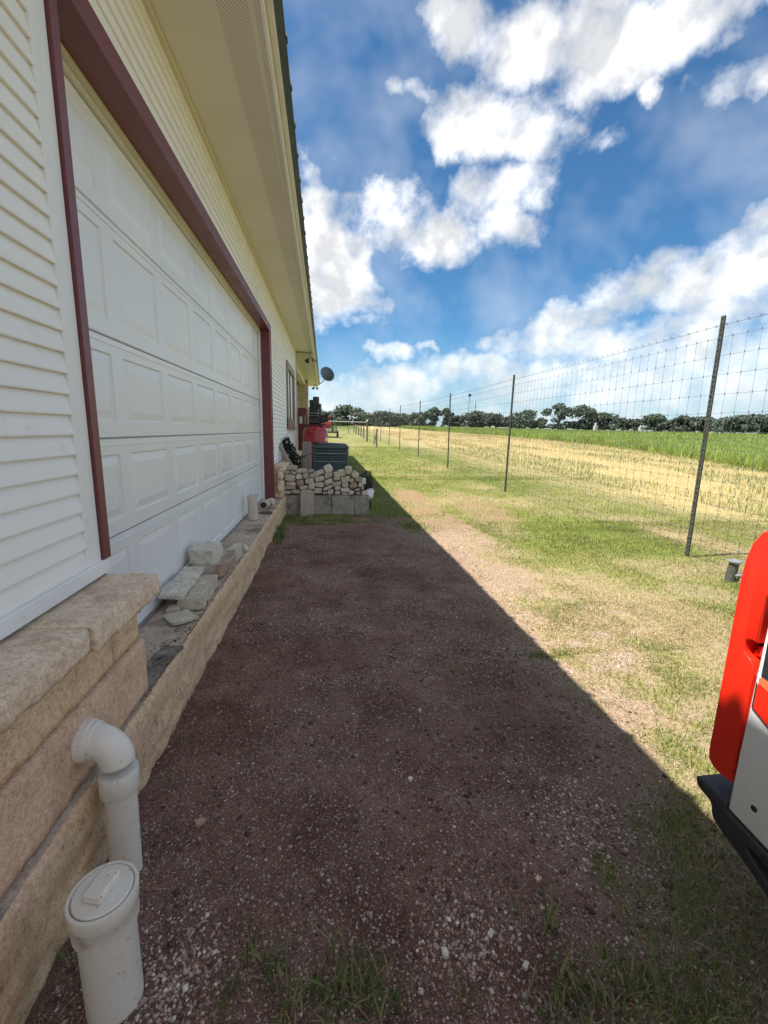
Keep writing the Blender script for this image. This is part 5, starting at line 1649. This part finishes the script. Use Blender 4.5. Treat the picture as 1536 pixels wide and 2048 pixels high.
def blades(name, x, y, z, h, w, lean, col, seg=True, parent=None, kind='stuff', az=None, mat='grass'):
    n = len(x)
    az = RNG.uniform(0, 6.283, n) if az is None else az
    la = RNG.uniform(0, 6.283, n) if az is None else az + np.pi / 2 + RNG.normal(0, .5, n)
    dx, dy = np.cos(az) * w / 2, np.sin(az) * w / 2
    lx, ly = np.cos(la) * lean, np.sin(la) * lean
    lim = np.sqrt(np.maximum(.02, 1 - np.minimum(lean, .97) ** 2))
    b = np.stack([x, y, z], -1)
    def P_(t, wd):
        c = b + np.stack([lx * h * t * t, ly * h * t * t, h * lim * t], -1)
        o_ = np.stack([dx * wd, dy * wd, np.zeros(n)], -1)
        return c - o_, c + o_
    a0, a1 = P_(0, 1); m0, m1 = P_(.55, .8); t0, _ = P_(1, 0)
    if seg:
        v = np.stack([a0, a1, m0, m1, t0], 1).reshape(-1, 3)
        f = np.array([(0, 1, 3), (0, 3, 2), (2, 3, 4)])
        k = 5
    else:
        v = np.stack([a0, a1, t0], 1).reshape(-1, 3)
        f = np.array([(0, 1, 2)]); k = 3
    f = (f[None] + (np.arange(n) * k)[:, None, None]).reshape(-1, 3)
    return np_mesh(name, v, f, mat, np.repeat(col, k, 0), kind, parent)


def pick(pal, wts, n, lo=.8, hi=1.2):
    p = RNG.choice(len(pal), n, p=np.array(wts) / np.sum(wts))
    return np.clip(np.array(pal)[p] * RNG.uniform(lo, hi, (n, 1)), 0, 1)


GREEN = [(.15, .215, .038), (.21, .26, .05), (.29, .30, .075), (.10, .16, .03)]
DRY = [(.42, .34, .18), (.52, .44, .26), (.33, .26, .13), (.24, .21, .09)]


def scatter(n, x0, x1, y0, y1, power=1.0):
    u = RNG.uniform(0, 1, n) ** power
    return RNG.uniform(x0, x1, n), y0 + (y1 - y0) * u


# lawn blades by bands of distance: near ones small and many
for (n, x0, x1, y0, y1, hh, ww, seg) in ((150000, .2, 3.3, .66, 3.2, .030, .0032, True), (190000, .9, 7.6, 2.4, 6.5, .034, .0044, True), (120000, .2, 8.5, 5.8, 13, .042, .0065, False), (90000, -1, 9, 12, 30, .055, .012, False)):
    x, y = scatter(n, x0, x1, y0, y1, 1.25)
    g, dry, st, cr = zones(x, y)
    keep = RNG.uniform(0, 1, n) > np.clip(g * 1.04, 0, 1)
    keep &= RNG.uniform(0, 1, n) > np.clip(st, 0, 1) * .9
    keep &= ~((x < -.70) & (y < 22))
    x, y, dry, g = x[keep], y[keep], dry[keep], g[keep]
    n = len(x)
    isdry = RNG.uniform(0, 1, n) < np.clip(dry * .85 + .12, 0, .95)
    c = np.where(isdry[:, None], pick(DRY, [3, 2, 3, 2], n), pick(GREEN, [3, 3, 3, 1], n))
    h = hh * RNG.uniform(.4, 1.4, n) * (1 - .35 * isdry) * (.45 + 1.15 * fbm(x, y, 2.6, 101, 3))
    c = c * (.62 + .76 * fbm(x, y, 4.0, 103, 3))[:, None]
    lean = np.where(isdry, RNG.uniform(.6, .98, n), RNG.uniform(.1, .9, n))
    o = blades('lawn_grass', x, y, zg(x, y) - .002, h, ww * RNG.uniform(.7, 1.3, n), lean, c, seg)
    tag(o, 'mown lawn grass, green mixed with dry blades', 'grass')

# clipped straw lying loose on the sunny strip
n = 26000
x = RNG.uniform(1.0, 5.5, n); y = RNG.uniform(.6, 8, n)
g, dry, st, cr = zones(x, y)
k = RNG.uniform(0, 1, n) < dry * .9 + .1 - g * .5
x, y = x[k], y[k]; n = len(x)
o = blades('dry_clippings', x, y, zg(x, y) + RNG.uniform(.004, .014, n), RNG.uniform(.02, .07, n), np.full(n, .0026), RNG.uniform(.95, .99, n), pick(DRY, [4, 4, 2, 1], n), True)
tag(o, 'loose dry clippings scattered over the lawn', 'grass')

# weeds and taller tufts in the shade at the bottom and along the curb
TU = []
def tuft(cx, cy_, r_, n, h, wd, pal, wts, lean=(.2, .9)):
    a = RNG.uniform(0, 6.283, n); rr = r_ * RNG.uniform(0, 1, n) ** .7
    TU.append((cx + np.cos(a) * rr, cy_ + np.sin(a) * rr, h * RNG.uniform(.4, 1.2, n), wd * RNG.uniform(.6, 1.3, n), RNG.uniform(lean[0], lean[1], n), pick(pal, wts, n)))
G2 = [(.15, .22, .06), (.24, .29, .10), (.10, .16, .05), (.38, .33, .16)]
for (cx, cy_, r_, n_, h_) in ((-.15, .90, .05, 26, .11), (-.20, .945, .03, 12, .12), (.04, .86, .06, 44, .12), (.10, .84, .06, 40, .11), (-.02, .83, .06, 36, .09), (-.09, .83, .05, 30, .08), (.045, .92, .02, 8, .13), (.17, .80, .06, 30, .07), (-.25, .85, .05, 24, .06), (.62, .90, .025, 9, .16), (.545, .95, .015, 5, .12), (.60, .82, .03, 8, .13), (.66, .76, .09, 90, .075), (.78, .75, .10, 90, .07), (.92, .74, .08, 60, .06), (.56, .76, .07, 40, .06), (-.76, .90, .03, 20, .06), (.34, .80, .04, 14, .07)):
    tuft(cx, cy_, r_, n_, h_, .0050, G2, [3, 3, 2, 3])
for _ in range(60):
    cx = RNG.uniform(.45, 1.7); cy_ = RNG.uniform(.68, 1.35)
    if cx - .80 + (.95 - cy_) * .9 > RNG.uniform(-.12, .15): tuft(cx, cy_, .07, 24, .050, .0034, [(.15, .20, .06), (.26, .25, .11), (.38, .31, .19), (.48, .39, .26)], [1, 2, 3, 3])
for _ in range(40):
    yy_ = RNG.choice([RNG.uniform(.8, 1.3), RNG.uniform(4.6, 7.0), RNG.uniform(1, 7)])
    tuft(-.68 + RNG.uniform(-.01, .06), yy_, .05, 12, .055, .0036, G2, [3, 2, 3, 2])
for _ in range(60):
    tuft(RNG.uniform(-.7, .9), RNG.uniform(6.3, 7.05), .08, 30, .06, .005, G2, [3, 2, 3, 3])
for _ in range(14):
    tuft(RNG.uniform(-.68, -.60), RNG.uniform(5.2, 6.0), .06, 26, .12, .006, G2, [4, 2, 3, 1])
for _ in range(26):
    a = RNG.uniform(0, 1); tuft(RNG.uniform(3.7, 4.5), RNG.uniform(3.2, 16), .10, 26, .09, .006, G2, [2, 3, 1, 3])
A = [np.concatenate([q[i] for q in TU]) for i in range(6)]
o = blades('weed_tufts', A[0], A[1], zg(A[0], A[1]) - .003, A[2], A[3], A[4], A[5], True)
tag(o, 'taller weeds and grass tufts along curb and lower edge', 'grass')

# loose twigs and roots on the soil
n = 420
x = RNG.uniform(-.65, 1.3, n); y = .75 + RNG.uniform(0, 1, n) ** 1.4 * 4.2
o = blades('twigs', x, y, zg(x, y) + .004, RNG.uniform(.02, .09, n), np.full(n, .0022), np.full(n, .985), pick([(.40, .33, .24), (.30, .22, .15), (.2, .14, .1)], [3, 3, 2], n), True)
tag(o, 'small twigs and dry roots strewn on the gravel soil', 'debris')

# gravel, bigger stones among finer, in drifts
def gravel(n, x0, x1, y0, y1, s0, s1, seed):
    x, y = scatter(n, x0, x1, y0, y1, 1.3)
    g, dry, st, cr = zones(x, y)
    dr = sst(.40, .58, fbm(x, y, 2.1, 71, 4)) * .93 + .07
    k = RNG.uniform(0, 1, n) < g * dr
    k &= x > -.69
    x, y = x[k], y[k]; n = len(x)
    s = s0 + (s1 - s0) * RNG.uniform(0, 1, n) ** 3
    return pebble_cloud('gravel', x, y, zg(x, y), s, stone_cols(n))
for a in ((74000, -.75, 1.9, .68, 2.4, .0013, .0058, 71), (80000, -.7, 2.2, 2.2, 6.8, .0022, .0075, 72), (3000, -.75, 2.0, .68, 6.5, .0045, .0105, 73)):
    o = gravel(*a); tag(o, 'loose gravel stones scattered over the dark soil', 'gravel')
# heaps of coarser pale gravel seen at lower left and lower right
xs1 = np.concatenate([RNG.normal(-.40, .06, 750), RNG.normal(.38, .07, 520), RNG.normal(.92, .13, 900)]); ys1 = np.concatenate([RNG.normal(.92, .08, 750), RNG.normal(.93, .07, 520), RNG.normal(1.25, .12, 900)])
k = xs1 > -.68
o = pebble_cloud('gravel', xs1[k], ys1[k], zg(xs1[k], ys1[k]), RNG.uniform(.0025, .0085, k.sum()), stone_cols(k.sum()) * 1.1); tag(o, 'coarser pale gravel in small drifts at lower edge', 'gravel')
# dark clods of soil
for (n, s0, s1, y1_) in ((42000, .0015, .006, 3.0), (16000, .003, .010, 6.5)):
    x, y = scatter(n, -.72, 1.6, .68, y1_, 1.3); g, *_ = zones(x, y); k = RNG.uniform(0, 1, n) < g * (.25 + .75 * sst(.6, .42, fbm(x, y, 2.1, 71, 4)))
    m_ = int(k.sum())
    o = pebble_cloud('soil_crumbs', x[k], y[k], zg(x[k], y[k]) - .0005, RNG.uniform(s0, s1, m_) , pick([(.38, .24, .18), (.26, .158, .12), (.14, .083, .062), (.48, .34, .265)], [3, 3, 3, 1], m_))
    tag(o, 'crumbled brown soil on the gravel strip', 'soil')
n = 900
x, y = scatter(n, -.68, 1.6, .7, 5.5, 1.3); g, *_ = zones(x, y); k = RNG.uniform(0, 1, n) < g
o = pebble_cloud('soil_clods', x[k], y[k], zg(x[k], y[k]), RNG.uniform(.004, .014, k.sum()), np.tile(np.array([.14, .082, .06]), (k.sum(), 1)) * RNG.uniform(.6, 1.2, (k.sum(), 1))); tag(o, 'dark clods of soil on the gravel strip', 'soil')
for (x, y, s_, mt, lab) in ((-.46, 1.372, .019, 'lime_red', 'reddish brown stone lying on gravel right of the downpipe'), (.315, .90, .013, 'lime_w', 'white elongated pebble lying near the lower grass tufts'), (.327, 1.487, .012, 'lime_w', 'pale pebble lying alone in middle of the gravel'), (.657, 1.048, .012, 'face', 'tan oblong pebble lying at right of the gravel'), (.45, .918, .012, 'lime_w', 'squarish pale pebble near lower right grass'), (.517, .838, .011, 'lime_w', 'pointed pale pebble at the edge of lower right grass'), (.457, 1.909, .011, 'lime_w', 'small white pebble farther up the gravel, near the shadow edge')):
    z = float(zg(x, y))
    stone('pebble', lab, x - s_, x + s_, y - s_ * .75, y + s_ * .75, z - .004, z + s_ * 1.1, mt, .003, (0, 0, random.uniform(0, 3)), s_ * 99, .012, 'stone', rnd=s_ * .5)

# straw strip
n = 95000
y = 2 + RNG.uniform(0, 1, n) ** 1.6 * 75
x = 6.3 + RNG.uniform(0, 1, n) * (crop_edge(y) - 5.6)
g, dry, st, cr = zones(x, y)
k = RNG.uniform(0, 1, n) < np.clip(st, 0, 1) * .95
x, y = x[k], y[k]; n = len(x)
sc = np.clip(np.hypot(x, y) / 14, .7, 3.2)
o = blades('straw', x, y, zg(x, y) + RNG.uniform(0, .03, n) * sc, RNG.uniform(.06, .24, n) * sc ** .7, .006 * sc, RNG.uniform(.90, .99, n), pick([(.45, .36, .19), (.36, .28, .135), (.54, .45, .27), (.22, .20, .08)], [4, 3, 3, 2], n), True)
tag(o, 'cut golden straw lying in rows beside the standing crop', 'straw')
n = 26000
y = 4 + RNG.uniform(0, 1, n) ** 1.5 * 60
x = 7.4 + RNG.uniform(0, 1, n) * (crop_edge(y) - 7.0)
k = fbm(x * .8, y * .22, .9, 61, 3) > .53
x, y = x[k], y[k]; n = len(x); sc = np.clip(np.hypot(x, y) / 14, .7, 3)
o = blades('stubble_grass', x, y, zg(x, y), RNG.uniform(.08, .22, n), .012 * sc, RNG.uniform(.1, .8, n), pick([(.13, .19, .04), (.20, .25, .06), (.33, .32, .12)], [3, 3, 2], n), True)
tag(o, 'patches of green regrowth standing in the straw', 'grass')

# standing crop: a rippled canopy with blades all over it
def crop():
    ys = np.concatenate([np.arange(0, 40, .5), np.arange(40, 122, 1.2)])
    us = np.concatenate([np.linspace(0, 12, 26), np.linspace(13, 60, 30), np.linspace(64, 190, 30)])
    Y = np.repeat(ys[:, None], len(us), 1); X = crop_edge(Y) + us[None] + .25
    X = X + (fbm(Y, Y * 0, .8, 3, 3)[:] - .5) * .8
    inside = np.hypot(X, Y)
    sc = np.minimum(1, 119 / inside)
    X, Y = X * sc, Y * sc
    Z = zbase(X, Y) + .52 + (fbm(X, Y, .35, 7, 4) - .5) * .35
    Z = Z - (us[None] < .2) * .45
    Z = np.where(np.hypot(X, Y) > 117.5, zbase(X, Y), Z)
    v = np.stack([X.ravel(), Y.ravel(), Z.ravel()], -1)
    i = np.arange(v.shape[0]).reshape(X.shape)
    f = np.stack([i[:-1, :-1].ravel(), i[:-1, 1:].ravel(), i[1:, 1:].ravel(), i[1:, :-1].ravel()], -1)
    c = pick([(.11, .16, .03), (.15, .20, .04), (.08, .12, .025)], [3, 2, 2], len(v))
    o = np_mesh('crop_canopy', v, f, 'grass', c, 'stuff', smooth=True)
    tag(o, 'dense body of the standing green crop', 'crop')
    n = 150000
    y = RNG.uniform(0, 1, n) ** 1.9 * 116
    u = RNG.uniform(0, 1, n) ** 1.9 * 70
    x = crop_edge(y) + u + RNG.normal(0, .25, n)
    k = np.hypot(x, y) < 117
    x, y, u = x[k], y[k], u[k]; n = len(x)
    r_ = np.hypot(x, y)
    sc = np.clip(r_ / 22, .8, 4)
    low = np.where(u < .7, 0, .35)
    h = np.where(u < .7, RNG.uniform(.45, .85, n), RNG.uniform(.25, .5, n)) * (1 + (fbm(x, y, .35, 7, 4) - .5) * .9)
    c = pick([(.19, .26, .045), (.25, .32, .06), (.33, .38, .10), (.13, .18, .035)], [3, 3, 2, 2], n)
    c = c * (.75 + .5 * fbm(x, y, .15, 9, 3))[:, None]
    o = blades('crop_blades', x, y, zbase(x, y) + low, h, .016 * sc, RNG.uniform(.15, .85, n), c, True)
    tag(o, 'tall green forage crop standing across the field', 'crop')


crop()
